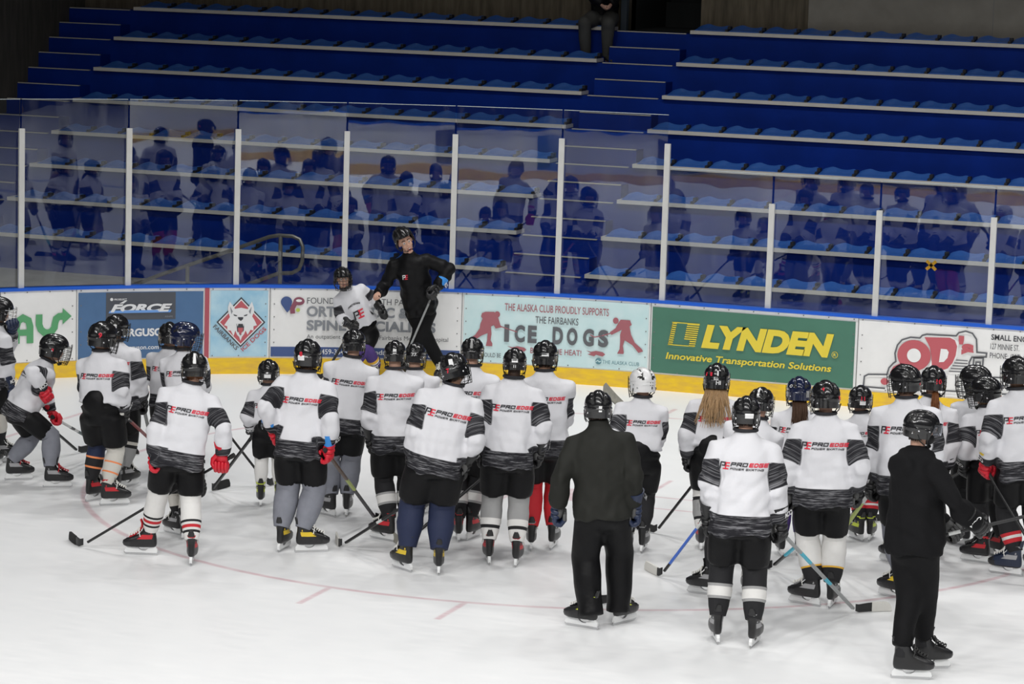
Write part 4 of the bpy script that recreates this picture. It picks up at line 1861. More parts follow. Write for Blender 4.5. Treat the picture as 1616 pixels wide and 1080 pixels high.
    mb.tube([N - t * .07 * H, N - t * .13 * H, P + t * .06 * H, P], [.045 * H, .068 * H, .066 * H, .068 * H], 16, up=rt, flat=1.25, round_ends=True)
    for s, sg in (('L', -1), ('R', 1)):
        mb.tube([S[s] - rt * (sg * .02), (S[s] * .5 + elb[s] * .5), elb[s]], [.026 * H, .024 * H, .018 * H], 10, round_ends=True)
        mb.tube([elb[s], elb[s] * .6 + wri[s] * .4, wri[s]], [.018 * H, .020 * H, .015 * H], 10, round_ends=True)
        mb.tube([hipj[s], hipj[s] * .5 + knee[s] * .5, knee[s]], [.045 * H, .042 * H, .032 * H], 10, round_ends=True)
        mb.tube([knee[s], knee[s] * .6 + ank[s] * .4, ank[s], ank[s] - UP * .03], [.030 * H, .030 * H, .019 * H, .016 * H], 10, round_ends=True)
        mb.tube([ank[s] - UP * .08 * fs - fdir[s] * .005, ank[s] - UP * .085 * fs + fdir[s] * (.15 * fs)], [.026, .020], 10, round_ends=True)
        # hand
        g = gloves[0] if s == 'L' else gloves[1]
        d = fdv[s]
        ya = nrm(f - d * (f @ d)) if abs(f @ d) < .95 else nrm(UP - d * (UP @ d))
        xa = np.cross(ya, -d) * sg
        wq = wri[s]
        mb.tube([wq, wq + d * .045, wq + d * (.085 if not g else .06)], [.020, .025, .024] if not g else [.018, .02, .018], 10, up=ya, flat=1.5, round_ends=True)
        for k, yy in enumerate((.030, .010, -.010, -.029) if not g else ()):
            ln = (.9, 1.0, .95, .78)[k]
            a0 = wq + d * .085 + ya * yy
            a1 = a0 + d * (.036 * ln) - xa * .008
            a2 = a1 - xa * (.030 * ln) + d * .004
            a3 = a2 - xa * .010 - d * (.020 * ln)
            mb.tube([a0, a1], [.0095, .009], 8, round_ends=True)
            mb.tube([a1, a2], [.009, .0085], 8, round_ends=True)
            mb.tube([a2, a3], [.0085, .0075], 8, round_ends=True)
        if not g:
            mb.tube([wq + d * .03 + ya * .022, wq + d * .065 + ya * .046 - xa * .012, wq + d * .088 + ya * .040 - xa * .034], [.012, .0105, .009], 8, round_ends=True)

    def body_done(me, co, ed):
        co = relax(co, ed, 2, .4)
        finish(me, co, [skin], 'body', e, org)
    remesh_later(mb, .0075 if (face or 0 in gloves) else .0125, body_done)
    if face:
        for sg in (-1, 1):
            mb = MB()
            q = Hc + (hr * (sg * .030) + hfw * .081 - hu * .010) * (.97 * hs)
            mb.sph(q, .0125 * hs, 12, 8, 0)
            mb.sph(q + hfw * .006, .0080 * hs, 10, 6, 1)
            mb.build('eye', ['eye_white', 'eye_dark'], e)
            mb = MB()
            mb.tube([Hc + (hr * (sg * .012) + hfw * .094 + hu * .016) * hs, Hc + (hr * (sg * .03) + hfw * .093 + hu * .022) * hs, Hc + (hr * (sg * .05) + hfw * .08 + hu * .014) * hs], .0045, 6, round_ends=True)
            mb.build('eyebrow', ['hair_dark'], e)
        mb = MB()
        mc = Hc + (hfw * .084 - hu * (.082 + .014 * mouth)) * (.97 * hs)
        mb.ell(mc, (hr * .024, hfw * .010, hu * (.006 + .018 * mouth)), 16, 10, 0)
        mb.ell(mc + hfw * .004, (hr * (.018 - .003 * mouth), hfw * .010, hu * (.002 + .014 * mouth)), 14, 8, 1)
        if mouth > .3:
            mb.box(mc + hfw * .012 + hu * (.010 * mouth), .013, .003, .003, 2, (hr, hfw, hu))
        mb.build('mouth', ['lip', 'mouth_dark', 'tooth'], e)
    if mask:
        mb = MB()
        mb.ell(Hc + (hfw * .070 - hu * .085) * hs, (hr * .05, hfw * .05, hu * .042), 14, 10)
        mb.build('face_mask', ['mask_black'], e)
    # ---------------- helmet
    if helm:
        M = frame(Hc + hu * helm_up - hfw * (helm_up * .6), hr, hfw, hu, hs, org)
        ho = inst('helmet', HT['shell'], e, M, [helm, None])
        for bm_ in HT['bolt']:
            inst('clip', bm_, ho)
        inst('chin_strap', HT['strap'], ho)
        if cage:
            inst('face_cage', HT['cage'], ho, None, ['wire_chrome' if cage == 2 else 'wire_black'])
        if visor:
            inst('visor', HT['visor'], ho)
        if tape:
            mb = MB()
            (az, el, ww, hh, mm) = tape
            g = []
            for j in range(4):
                for i in range(7):
                    g.append(hsurf(az + ww * (i / 6 - .5) / .12, el + hh * (j / 3 - .5) / .12, .0025))
            mb.add(g, [(j * 7 + i, j * 7 + i + 1, (j + 1) * 7 + i + 1, (j + 1) * 7 + i) for j in range(3) for i in range(6)])
            mb.build('name_tape', [mm], ho, origin=V(0, 0, 0), fixn=False)
        for q in (num or []):
            txt, az, el, hh, mm = q
            vs, fc, asp = text2d(txt, .03)
            mb = MB()
            mb.add([hsurf(az + (c[0] - .5) * hh * asp / .118, el + (c[1] - .5) * hh / .13, .0035) for c in vs], fc)
            mb.build('helmet_number', [mm], ho, origin=V(0, 0, 0), smooth=False, fixn=False)
    # ---------------- hair
    if hair:
        kind, hm = hair
        mb = MB()
        if kind == 'long':
            rp = [Hc - hu * .085 * hs - hfw * (.085 * hs) * math.cos(a) + hr * (.085 * hs) * math.sin(a) for a in np.linspace(-1.6, 1.6, 11)]
            hair_bundle(mb, rp, .33, .085, 260, rnd, nrm(-UP * 1 - hfw * .10), .0065, 7, -hfw * .085)
        elif kind == 'mid':
            rp = [Hc - hu * .09 * hs - hfw * (.085 * hs) * math.cos(a) + hr * (.085 * hs) * math.sin(a) for a in np.linspace(-.8, .8, 7)]
            hair_bundle(mb, rp, .22, .02, 120, rnd, nrm(-UP - hfw * .12), .006, 6, -hfw * .07)
        elif kind == 'pony':
            q = Hc - hu * .10 * hs - hfw * .075 * hs + hr * .03
            rp = [q, q + hr * .02, q - hr * .02, q - hfw * .015]
            hair_bundle(mb, rp, .20, .024, 120, rnd, nrm(-UP - hfw * .16 + hr * .06), .0065, 6, -hfw * .07)
        else:
            rp = [Hc - hu * .075 * hs - hfw * (.080 * hs) * math.cos(a) + hr * (.074 * hs) * math.sin(a) for a in np.linspace(-1.5, 1.5, 13)]
            hair_bundle(mb, rp, .035, .006, 120, rnd, nrm(-UP), .004, 2)
        mb.build('hair', [hm], e)
    # ---------------- upper garment
    jm = {'jersey': 'jersey_white', 'olive': 'olive_black', 'hoodie': 'hoodie_black', 'track': 'black_nylon'}[coat]
    hemd = -.055 * H if not tuck else .055 * H
    if coat != 'jersey':
        hemd = -.045 * H if coat != 'track' else -.03 * H
    mb = MB()
    Lsp = np.linalg.norm(N - P)

    def ring(d, a, b, n=30, lim=2.6):
        c = N - t * d if d <= Lsp else P - (t * .6 + UP * .4) * (d - Lsp)
        return [c + rt * (a * H * w * abs(math.cos(q)) ** (2 / lim) * (1 if math.cos(q) > 0 else -1)) + ft * (b * H * abs(math.sin(q)) ** (2 / lim) * (1 if math.sin(q) > 0 else -1)) for q in np.linspace(0, 2 * PI, n, endpoint=False)]
    bulk = 1.0
    hemw = .125 if coat == 'jersey' else .116
    bk = {'track': .92, 'hoodie': .96}.get(coat, 1.0)
    prof = [(-.006, .040, .042), (.016, .050, .048), (.034, .072, .058), (.056, .094, .072), (.095, .112, .086), (.16, .110, .090), (.25, .112, .092)]
    rings = [ring(d * H, a * bk, b * bk) for d, a, b in prof if d * H < Lsp - max(hemd, 0) - .03]
    if hemd < 0:
        rings += [ring(Lsp, .118 * bk, .097 * bk), ring(Lsp - hemd, hemw * bk * .97, .104 * bk)]
    else:
        rings += [ring(Lsp - hemd, .122, .098)]
    mb.loft(rings)
    for s, sg in (('L', -1), ('R', 1)):
        mb.tube([S[s] - rt * (sg * .035 * H), S[s], S[s] * .55 + elb[s] * .45, elb[s]], [.043 * H, .048 * H, .045 * H, .042 * H], 18, round_ends=True)
        we = wri[s] + fdv[s] * .015
        mb.tube([elb[s], elb[s] * .6 + we * .4, elb[s] * .15 + we * .85, we], [.042 * H, .043 * H, .039 * H, .037 * H], 18, round_ends=False)
        mb.sph(elb[s], .043 * H, 14, 10)
    if coat == 'hoodie':
        mb.tube([N + rt * .078 * H * math.cos(a) * .75 - ft * (.050 * H * math.sin(a)) - t * (.026 * H) for a in np.linspace(-.5, PI + .5, 12)], .022 * H, 10, round_ends=True)
        mb.ell(N - ft * .074 * H - t * .066 * H, (rt * .074 * H, ft * .028 * H, t * .046 * H), 16, 10)
    if coat == 'olive':
        mb.tube([N + t * .012 * H, N + t * .030 * H], [.046 * H, .044 * H], 18)
    bandon = coat == 'jersey'
    phs = rnd.randint(1, 9999)

    def up_done(me, co, ed):
        co = relax(co, ed, 5, .5)
        n = vnormals(me, co)
        # how far down the torso, how far along the arms
        ds = (N - co) @ t
        x = (co - N) @ rt
        y = (co - N) @ ft
        ang = np.arctan2(y, x)
        tor = np.sqrt((x / (.118 * H * w)) ** 2 + (y / (.09 * H)) ** 2)
        arm_d = np.full(len(co), 9.0)
        arm_u = np.zeros(len(co))
        for s in 'LR':
            t1, d1 = seg_param(co, S[s], elb[s])
            t2, d2 = seg_param(co, elb[s], wri[s])
            u_ = np.where(d1 < d2, t1, 1 + t2)
            dd = np.minimum(d1, d2) / (.050 * H)
            k = dd < arm_d
            arm_d = np.where(k, dd, arm_d)
            arm_u = np.where(k, u_, arm_u)
        amp = .006 + .007 * np.clip((ds / H - .1) / .25, 0, 1)
        crease = np.exp(-((arm_u - 1.0) / .35) ** 2) * (arm_d < 1.3)
        vert = np.sin(ang * 7 + phs + 4 * ds) * .004 * np.clip((ds / H - .15) / .2, 0, 1) * (arm_d > 1.2)
        dz = (fold(co, phs, 15.0) * (amp + .006 * crease) + .6 * fold(co, phs + 1, 34.0) * (amp + .008 * crease)) * 2.5 + vert
        if bandon:
            memb = np.clip((tor - arm_d * 1.0 + .02), -1, 1) * .05
            b1 = np.minimum(np.minimum((arm_u - .26 - .34 * np.clip((tor - 1.0), -.4, .7)) * l1, (.99 - arm_u - .1 * np.clip(tor - 1.0, -.4, .7)) * l1), memb + .002)
            b2 = np.minimum((arm_u - 1.70) * l2, memb + .03)
            b3 = np.minimum(ds - (Lsp - hemd - .085 * H), -memb + .004)
            if tuck or not band:
                b3 = b3 * 0 - 1
            sd = np.maximum(np.maximum(b1, b2), b3)
            onarm = memb > 0
            pc = np.where(onarm[:, None], np.stack([arm_u * l1 + .22 * ((co - N) @ rt) * np.sign((co - N) @ rt), np.einsum('ij,j->i', co - N, ft) + .4 * co[:, 2], np.full(len(co), 5.0)], 1),
                          np.stack([ds, ang * .11 * H, np.zeros(len(co))], 1)) + phs * .37
            at = me.attributes.new('band', 'FLOAT', 'POINT')
            at.data.foreach_set('value', sd.astype(np.float32))
            at = me.attributes.new('weave', 'FLOAT_VECTOR', 'POINT')
            at.data.foreach_set('vector', pc.astype(np.float32).ravel())
        co2 = co + n * dz[:, None]
        o = finish(me, co2, [jm], {'jersey': 'jersey', 'olive': 'jacket', 'hoodie': 'hooded_sweatshirt', 'track': 'jacket'}[coat], e, org)
        if prt:
            tree = BVHTree.FromPolygons([tuple(q) for q in co2], [tuple(p.vertices) for p in me.polygons])
            W = .190 * H * w * (1 if prt is True else 1)
            vs, fc, ms = [], [], []
            front = prt in ('front', 'small')
            sgn = 1 if not front else -1
            oc = N - t * (.145 * H) - rt * (sgn * W / 2)
            crest = []
            if front:
                for k_, (quad, m_) in enumerate(PRO_EDGE):
                    if k_ < 8:
                        crest.append(([(.28 + q[0] * 2.3, -.62 + q[1] * 2.6) for q in quad], m_))
                    elif min(q[1] for q in quad) > .06:
                        crest.append(([(.02 + q[0] * .72 + .03, -.12 + q[1] * .9 + .10 * math.sin((q[0] - .2) * 3.4)) for q in quad], 0))
            if prt == 'small':
                crest = [([(.18 - .02 + q[0] * .9, .0 + q[1] * 1.0) for q in quad], 0 if m_ else 1) for quad, m_ in PRO_EDGE[:8]]
            for quad, m_ in (crest or PRO_EDGE):
                b = len(vs)
                ok = True
                tmp = []
                for q in quad:
                    pt = oc + rt * (sgn * q[0] * W) + t * (q[1] * W)
                    src = pt - ft * (sgn * .5)
                    hit = tree.ray_cast(Vector(src), Vector(ft * sgn))
                    if hit[0] is None:
                        ok = False
                        break
                    tmp.append(np.array(hit[0]) - ft * (sgn * .006))
                if ok:
                    vs += tmp
                    fc.append((b, b + 1, b + 2, b + 3))
                    ms.append(m_)
            m2 = MB()
            m2.v, m2.f, m2.m = [tuple(q) for q in vs], fc, ms
            m2.build('back_print' if not front else 'chest_print', ['print_black' if prt != 'small' else 'print_red', 'print_red' if prt != 'small' else 'print_white'], e, smooth=False, fixn=False)
    remesh_later(mb, .0165 if coat == 'jersey' else .015, up_done)
    if coat == 'jersey':
        mb = MB()
        mb.tube([N + t * (.002 * H) + rt * (.045 * H * math.cos(a)) + ft * (.048 * H * math.sin(a)) + t * .006 * H for a in np.linspace(0, 2 * PI, 25)], .0125, 8)
        mb.build('collar', ['collar_black'], e)
    # ---------------- lower garment
    mb = MB()
    if pants == 'breezer':
        top_ = .045 * H if not tuck else .135 * H

        def hr_(c, a, b):
            return [c + r * (a * H * math.cos(q)) + f * (b * H * math.sin(q)) for q in np.linspace(0, 2 * PI, 24, endpoint=False)]
        base = P + t * top_
        mb.loft([hr_(base, .085 * w, .066) if not tuck else hr_(base - f * .03 * H, .07 * w, .06), hr_(P + t * .01 * H, .100 * w, .084), hr_(P - UP * .03 * H, .107 * w, .094), hr_(P - UP * .065 * H, .096 * w, .082)])
        if tuck:
            mb.ell(P + t * .060 * H - ft * .088 * H - rt * .015 * H, (rt * .066 * H, ft * .017 * H, t * .060 * H), 16, 10)
            mb.ell(P + t * .03 * H, (rt * .118 * H * w, ft * .104 * H, t * .022 * H), 24, 8)
        for s, sg in (('L', -1), ('R', 1)):
            kb = hipj[s] * .14 + knee[s] * .86
            mb.tube([hipj[s] + r * (sg * .006 * H), hipj[s] * .5 + kb * .5 + r * (sg * .004 * H), kb], [.063 * H * lw, .066 * H * lw, .061 * H * lw], 20)
        nm = 'hockey_pants'
    else:
        mb.ell(P - UP * .03 * H, (r * .102 * H * w, f * .084 * H, UP * .075 * H), 24, 12)
        for s, sg in (('L', -1), ('R', 1)):
            e1 = ank[s] - UP * ((.035 if pants != 'baggy' else .095) * fs - cuffz)
            rr = [.068, .066, .060, .056, .055, .060] if pants == 'baggy' else [.064, .058, .050, .044, .038, .037]
            mb.tube([hipj[s], hipj[s] * .45 + knee[s] * .55, knee[s], knee[s] * .5 + e1 * .5, knee[s] * .1 + e1 * .9, e1], [q * H * lw for q in rr], 18)
            mb.sph(knee[s], .049 * H * lw)
        nm = 'trousers'

    def low_done(me, co, ed):
        co = relax(co, ed, 5, .5)
        n = vnormals(me, co)
        k = .017 if pants == 'baggy' else .012 if pants != 'breezer' else .010
        co = co + n * (fold(co, phs + 3, 10.0 if pants == 'breezer' else 13.0) * k)[:, None]
        finish(me, co, [pantm], nm, e, org)
    remesh_later(mb, .0175, low_done)
    if prt and pants == 'breezer' and False:
        pass
    # ---------------- socks
    if pants == 'breezer' and sock:
        for s in 'LR':
            spec = SOCKS[sock if s == 'L' or sock2 is None else sock2]
            a = knee[s] + (hipj[s] - knee[s]) * .22
            k = knee[s]
            z = ank[s] + UP * .015
            path, rad, mi, mats = [a, k], [.052 * H, .054 * H], [], []
            fw = nrm(fdir[s] * .5 + f)
            for fr_, c in spec:
                if c not in mats:
                    mats.append(c)
            marks = [0.0]
            for fr_, _ in spec:
                marks.append(fr_)
            full = sorted(set(marks + [.15, .3, .45, .6, .8]))
            pts = []
            for q in full:
                pts.append(k * (1 - q) + z * q + fw * (.010 * H * math.sin(q * PI) * (.3)))
            bulge = [(.053 - .004 * q + .003 * math.sin(q * PI) - .014 * max(0, q - .55) / .45) for q in full]
            path = [a] + pts
            rad = [.052 * H * sockr] + [b * H * .92 * sockr * (1 + .03 * math.sin(i * 2.3 + pid)) for i, b in enumerate(bulge)]
            mi = [mats.index(spec[0][1])]
            for q0, q1 in zip(full[:-1], full[1:]):
                mid = (q0 + q1) / 2
                for fr_, c in spec:
                    if mid <= fr_:
                        mi.append(mats.index(c))
                        break
            mb = MB()
            mb.tube(path, rad, 18, mi, up=fw)
            mb.build('sock', mats, e)
    if pants != 'breezer' and skate is not None:
        for s in 'LR':
            mb = MB()
            mb.tube([knee[s] * .35 + ank[s] * .65, ank[s] + UP * .02, ank[s] - UP * .03], [.030 * H, .026 * H, .026 * H], 14)
            mb.build('sock', ['sock_black'], e)
    # ---------------- skates
    if skate is not None:
        for s in 'LR':
            d = fdir[s]
            M = frame(feet[s] + UP * foot_z, nrm(np.cross(d, UP)), d, UP, fs, org)
            so = inst('skate', ST[0], e, M, [skate.get('boot', 'boot_black'), skate.get('toe', 'boot_toe'), skate.get('acc', 'boot_accent_grey')])
            inst('tongue', ST[1], so, None, [skate.get('tongue', 'boot_black')])
            inst('laces', ST[2], so, None, [skate.get('lace', 'lace_white')])
            inst('blade_holder', ST[3], so)
            inst('blade', ST[4], so)
    if shoe:
        for s in 'LR':
            d = fdir[s]
            x = nrm(np.cross(d, UP))
            mb = MB()
            rings = []
            for y, w_, h in ((-.085, .028, .07), (-.07, .036, .10), (-.02, .038, .105), (.04, .040, .085), (.10, .044, .06), (.15, .040, .048), (.178, .024, .034)):
                rings.append([feet[s] + d * y + x * (w_ * math.cos(q)) + UP * (max(0, h * .5 + h * .52 * math.sin(q))) for q in np.linspace(0, 2 * PI, 14, endpoint=False)])
            mb.loft(rings)
            mb.build('shoe', [shoe], e)
    # ---------------- gloves and the stick they hold
    gdir = {}
    if stick:
        hs_ = stick.get('hand', 'R')
        lab = stick['label']
        so = make_stick(stick, grip[hs_], lab, pid)
        heel = ORIG[so.name]
        gdir[hs_] = nrm(grip[hs_] - heel)
        PEOPLE[pid]['stick'] = (heel, grip[hs_])
    for s, sg in (('L', -1), ('R', 1)):
        if not (gloves[0] if s == 'L' else gloves[1]):
            continue
        z = -fdv[s]
        ya = gdir.get(s, f)
        y = ya - z * (ya @ z)
        if np.linalg.norm(y) < .15:
            y = f - z * (f @ z)
        y = nrm(y)
        if y @ f < 0:
            y = -y
        x = np.cross(y, z)
        M = frame(wri[s], x, y, z, gs, org)
        me, cu, tr = GT[s]
        go = inst('glove', me, e, M, [glove, glove if glove == 'leather_red' else None])
        inst('cuff', cu, go, None, [gaccent or glove])
        inst('cuff_print', tr, go)
    return e
# ================================================================== WHO STANDS WHERE
GR = 'young skaters in white practice jerseys'
WT = (0.0, -.26, .062, .030, 'print_white')
SK = dict(acc='boot_accent_grey')


def kid(*a, **k):
    k.setdefault('skate', SK)
    k.setdefault('group', GR)
    return person(*a, **k)


kid(1, 'skater cut off by the left edge, white sock and raised navy glove', (-16, 738), (5, 730), (-3, 468), 40, hd=60, head=(15, 5, 0), sock='cream_black', pantm='black_nylon',
    L={'at': (19, 516, -.05), 'pole': (60, -1.0)}, R=(20, 652, -.05), glove='leather_navy', cage=2, prt=False,
    stick=dict(hand='R', heel=(126, 716), toe=(148, 713), cols=[(.3, 'shaft_black'), (1, 'shaft_teal')], label='teal and black stick held by the skater cut off at the left edge', ext=.1))
kid(2, 'child bending forward at left, hands by the knees, red gloves', (27, 758), (88, 770), (85, 527), 39, hd=62, fy=(80, 88), head=(12, 10, 0), H=1.55, hip=(33, 650, 0), hf=.10, sock='grey', sockr=1.12,
    L=(88, 665, .10), R=(73, 624, -.20), glove='leather_red', skate=dict(acc='boot_accent_grey', lace='boot_accent_red'), num=[('8', 1.2, -.1, .03, 'print_red')],
    stick=dict(hand='L', heel=(178, 714), toe=(205, 716), cols=[(.35, 'shaft_black'), (.6, 'shaft_teal'), (.66, 'shaft_white'), (.72, 'shaft_black'), (.95, 'shaft_white'), (1, 'shaft_black')], label='black and white stick reaching right from the bending child', ext=.06))
kid(3, 'skater with untucked black pants and orange striped socks, at left', (150, 790), (178, 798), (162, 507), 43, hd=22, fy=(45, 78), head=(15, 6, 0), tuck=True, sock='orange_black', sock2='orange_white',
    R=(196, 656, -.02), L='front', skate=dict(acc='boot_accent_red'), num=[('9', .5, .12, .04, 'print_red')], lw=1.12,
    stick=dict(hand='R', heel=(276, 731), toe=(300, 731), cols=[(.55, 'shaft_black'), (.85, 'shaft_red'), (.9, 'shaft_black'), (1, 'tape_white')], grip='tape_white', label='red and black stick with white grip, left of the red-gloved back-turned skater', ext=.08))
kid(4, 'skater in black gloves standing just behind the orange-socked one', (187, 770), (202, 768), (184, 496), 36, hd=20, fy=(10, 40), head=(15, 6, 0), sock='grey17', R=(226, 640, .02), L='front', tuck=False, tape=(.5, .1, .03, .03, 'print_white'),
    stick=dict(hand='R', heel=(246, 732), toe=(270, 734), cols=[(1, 'shaft_grey')], label='plain grey stick standing steeply under a black glove', ext=.08))
kid(5, 'skater in a navy helmet looking right, behind the red-gloved skater', (286, 774), (306, 776), (292, 508), 40, hd=10, head=(60, 8, 0), helm='shell_navy', tape=(-.3, -.18, .04, .035, 'print_white'), L='front', R='front',
    stick=dict(hand='R', heel=(424, 768), toe=(438, 764), cols=[(1, 'shaft_black')], label='black stick crossing down to the white-socked small child', ext=.1, tape='tape_black'))
kid(6, 'skater mostly hidden behind the navy helmet, black helmet at left of it', (254, 748), (271, 748), (268, 508), 37, hd=10, head=(-10, 6, 0), L='front', R='front')
kid(7, 'red-gloved skater seen from behind, red and black stripes on white socks', (226, 876), (303, 889), (307, 555), 43, hd=0, fy=(-82, 6), head=(0, 8, 0), sock='hawks', glove='leather_red', L=(243, 730, -.08), R=(350, 730, -.06), w=1.04,
    skate=dict(acc='boot_accent_red', tongue='boot_accent_red'), hair=('short', 'hair_auburn'), tape=(0, .55, .022, .085, 'print_white'),
    stick=dict(hand='R', heel=(127, 864), toe=(98, 851), cols=[(1, 'shaft_black')], label='black stick lying far out to the left on the red circle', ext=.12, tape='tape_black', bl=.31))
kid(8, 'smallest child in white socks, skates with lime bands', (411, 797), (440, 796), (424, 567), 35, hd=4, fy=(0, 6), head=(0, 4, 0), sock='white', tuck=True, skate=dict(acc='boot_accent_lime', tongue='boot_black'), tape=WT, L=(402, 684, .10), R='front', sockr=.95,
    stick=dict(hand='L', heel=(333, 776), toe=(376, 768), cols=[(1, 'shaft_black')], label='thin black stick slanting left from the smallest child', ext=.05, tape='tape_black', bend=-1))
kid(9, 'skater in grey leggings with one red glove at right hip', (447, 868), (488, 872), (486, 535), 45, hd=12, fy=(20, 78), head=(-6, 4, 0), sock='grey', sockr=1.14, glove='leather_red', R=(517, 716, -.12), L=(436, 688, .02), gaccent='print_blue',
    skate=dict(acc='boot_accent_yellow'), num=[('8', -.3, .12, .035, 'print_red')], tape=(-.3, -.10, .05, .035, 'print_white'), hair=('short', 'hair_dark'), skin='skin_tan',
    stick=dict(hand='R', heel=(594, 822), toe=(618, 830), cols=[(.45, 'shaft_black'), (.6, 'shaft_lime'), (.75, 'shaft_brown'), (1, 'shaft_brown')], tape='tape_pink', t0=.25, label='brown and lime stick with a pink taped blade', ext=.08))
kid(10, 'skater in grey leggings facing the coach, between two black-socked skaters'.replace('between two black-socked skaters', 'black gloves hidden in front'), (516, 814), (548, 813), (559, 519), 38, hd=0, fy=(-40, 6), head=(0, 8, 0), sock='grey', sockr=1.14, L='front', R='front', num=[('7', .25, .35, .03, 'print_white')])
kid(11, 'skater with white bands on black socks and red skate tongues', (606, 853), (641, 850), (624, 537), 36, hd=2, fy=(-50, 8), head=(0, 6, 0), sock='black_band', L=(587, 702, .03), R='front', skate=dict(acc='boot_accent_red'), tape=(0, .1, .03, .05, 'print_white'))
kid(12, 'skater wearing number 77 on a black helmet', (648, 812), (668, 812), (656, 541), 34, hd=10, head=(5, 8, 0), num=[('77', .15, .02, .035, 'print_white')], L='front', R='front')
kid(13, 'big skater in navy leggings, helmet tilted to the right', (636, 900), (692, 904), (718, 556), 45, hd=-4, fy=(-35, 0), head=(18, 8, -18), sock='navy', sockr=1.2, lw=1.2, w=1.08, skate=dict(acc='boot_accent_yellow', boot='boot_black'), skin='skin_tan', hair=('short', 'hair_dark'),
    L=(650, 728, .05), R=(728, 742, .0), num=[('7', -.2, -.1, .035, 'print_red')], tape=(.1, .3, .03, .05, 'print_white'),
    stick=dict(hand='R', heel=(536, 864), toe=(514, 845), cols=[(.3, 'shaft_black'), (.34, 'shaft_white'), (1, 'shaft_black')], tape='tape_white', t0=.1, label='black stick with a white blade in front of the big skater in navy', ext=.1))
kid(14, 'skater half hidden behind the tilted helmet, white sock bands', (722, 852), (746, 850), (746, 532), 37, hd=4, fy=(-5, 25), head=(0, 6, 0), sock='black_band', R='front', L='front', skate=dict(acc='boot_accent_red'), tape=(0, .5, .02, .08, 'sock_grey'))
kid(15, 'skater with number 11 on the helmet, grey, white and black socks', (770, 888), (816, 892), (813, 549), 38, hd=0, fy=(-6, 8), head=(0, 8, 0), sock='grey_top', L=(760, 722, .0), R=(848, 722, .02), skin='skin_dark', skate=dict(acc='boot_accent_red'),
    num=[('11', 0, -.32, .022, 'print_white')], tape=(0, .05, .05, .028, 'print_white'))
kid(16, 'skater in red socks standing behind the olive coach', (838, 866), (873, 865), (861, 537), 41, hd=0, fy=(0, 12), head=(5, 6, 0), sock='red', skin='skin_tan', hair=('short', 'hair_dark'), tape=(.1, .02, .055, .03, 'print_white'), L='front', R='front',
    stick=dict(hand='L', heel=(634, 863), toe=(610, 852), cols=[(.25, 'shaft_black'), (.32, 'shaft_white'), (1, 'shaft_black')], tape='tape_tan', t0=.2, label='black stick with tan tape behind the skates of the big skater', ext=.1))
person(17, 'coach in an olive-black jacket seen from behind, baggy black trousers', (921, 991), (983, 984), (945, 616), 46, hd=-2, fy=(-62, 38), head=(0, 4, 0), coat='olive', pants='baggy', pantm='black_nylon', cage=False, glove='leather_navy', L=(880, 812, -.02), R=(1001, 812, -.02), prt=False, w=1.04, skate=dict(acc='boot_accent_lime'),
       tape=(.1, -.05, .022, .04, 'print_white'), hair=('short', 'hair_dark'), group='coaches in black',
       stick=dict(hand='R', heel=(963, 952), toe=(940, 956), cols=[(1, 'shaft_grey')], label='grey stick hanging from the right glove of the olive-jacketed coach', ext=.05))
kid(18, 'skater in the only white helmet, black pants pulled high', (991, 872), (1015, 870), (1015, 580), 41, hd=-4, fy=(0, 10), head=(-18, 4, 0), helm='shell_white', tuck=True, sock='black', L=(985, 690, .10), R='front', lw=.98,
    num=[('11', .25, -.05, .03, 'print_black'), ('8', .3, -.3, .02, 'print_black'), ('II', 1.2, .3, .035, 'print_black')],
    stick=dict(hand='L', heel=(986, 634), toe=(962, 617), cols=[(1, 'shaft_black')], label='stick held up with a tan blade beside the white helmet', ext=.25, blade='tape_tan', tape='tape_tan', t0=.05, bl=.2) if False else None)
kid(19, 'skater with long blond hair down the back', (1105, 866), (1130, 864), (1132, 573), 43, hd=2, fy=(-4, 8), head=(0, 5, 0), tuck=True, sock='tall_white', hair=('long', 'hair_blond'), L=(1085, 730, .0), R='front', skate=dict(acc='boot_accent_red'),
    num=[('m', .0, .05, .022, 'print_white'), ('HI', .15, -.2, .03, 'print_white'), ('T', .1, .4, .05, 'print_white'), ('-', -.5, .3, .03, 'print_red')],
    stick=dict(hand='R', heel=(1034, 842), toe=(1014, 838), cols=[(.5, 'shaft_black'), (.62, 'shaft_red'), (1, 'shaft_black')], label='black and orange stick beside the long-haired skater', ext=.08))
kid(20, 'skater nearest the camera, white bands on black socks, large grey skates', (1129, 1012), (1190, 1019), (1179, 625), 46, hd=0, fy=(-10, 14), head=(-2, 4, 0), sock='black_band', R=(1231, 838, .02), L=(1119, 828, .04), hair=('short', 'hair_dark'), tape=(.15, -.12, .06, .032, 'print_white'), skate=dict(boot='boot_black', acc='boot_accent_grey'),
    num=[('.', .7, -.35, .02, 'print_white')],
    stick=dict(hand='R', heel=(1352, 968), toe=(1393, 964), cols=[(.35, 'shaft_grey'), (.42, 'shaft_cyan'), (.6, 'shaft_grey'), (.72, 'shaft_cyan'), (1, 'shaft_grey')], grip='tape_white', tape='tape_white', t0=.45, label='grey and cyan stick with white toe tape, right of the nearest skater', ext=.05))
kid(21, 'skater behind the nearest one, striped white helmet centre', (1113, 939), (1179, 941), (1202, 611), 40, hd=6, fy=(-70, -10), head=(8, 6, 0), sock='black', L='front', R='front', tape=(0, .6, .018, .12, 'print_white'),
    stick=dict(hand='L', heel=(1042, 911), toe=(1006, 898), cols=[(.12, 'shaft_black'), (.45, 'shaft_blue'), (.6, 'shaft_white'), (1, 'shaft_blue')], tape='tape_white', t0=.15, label='blue stick with a white taped blade', ext=.12))
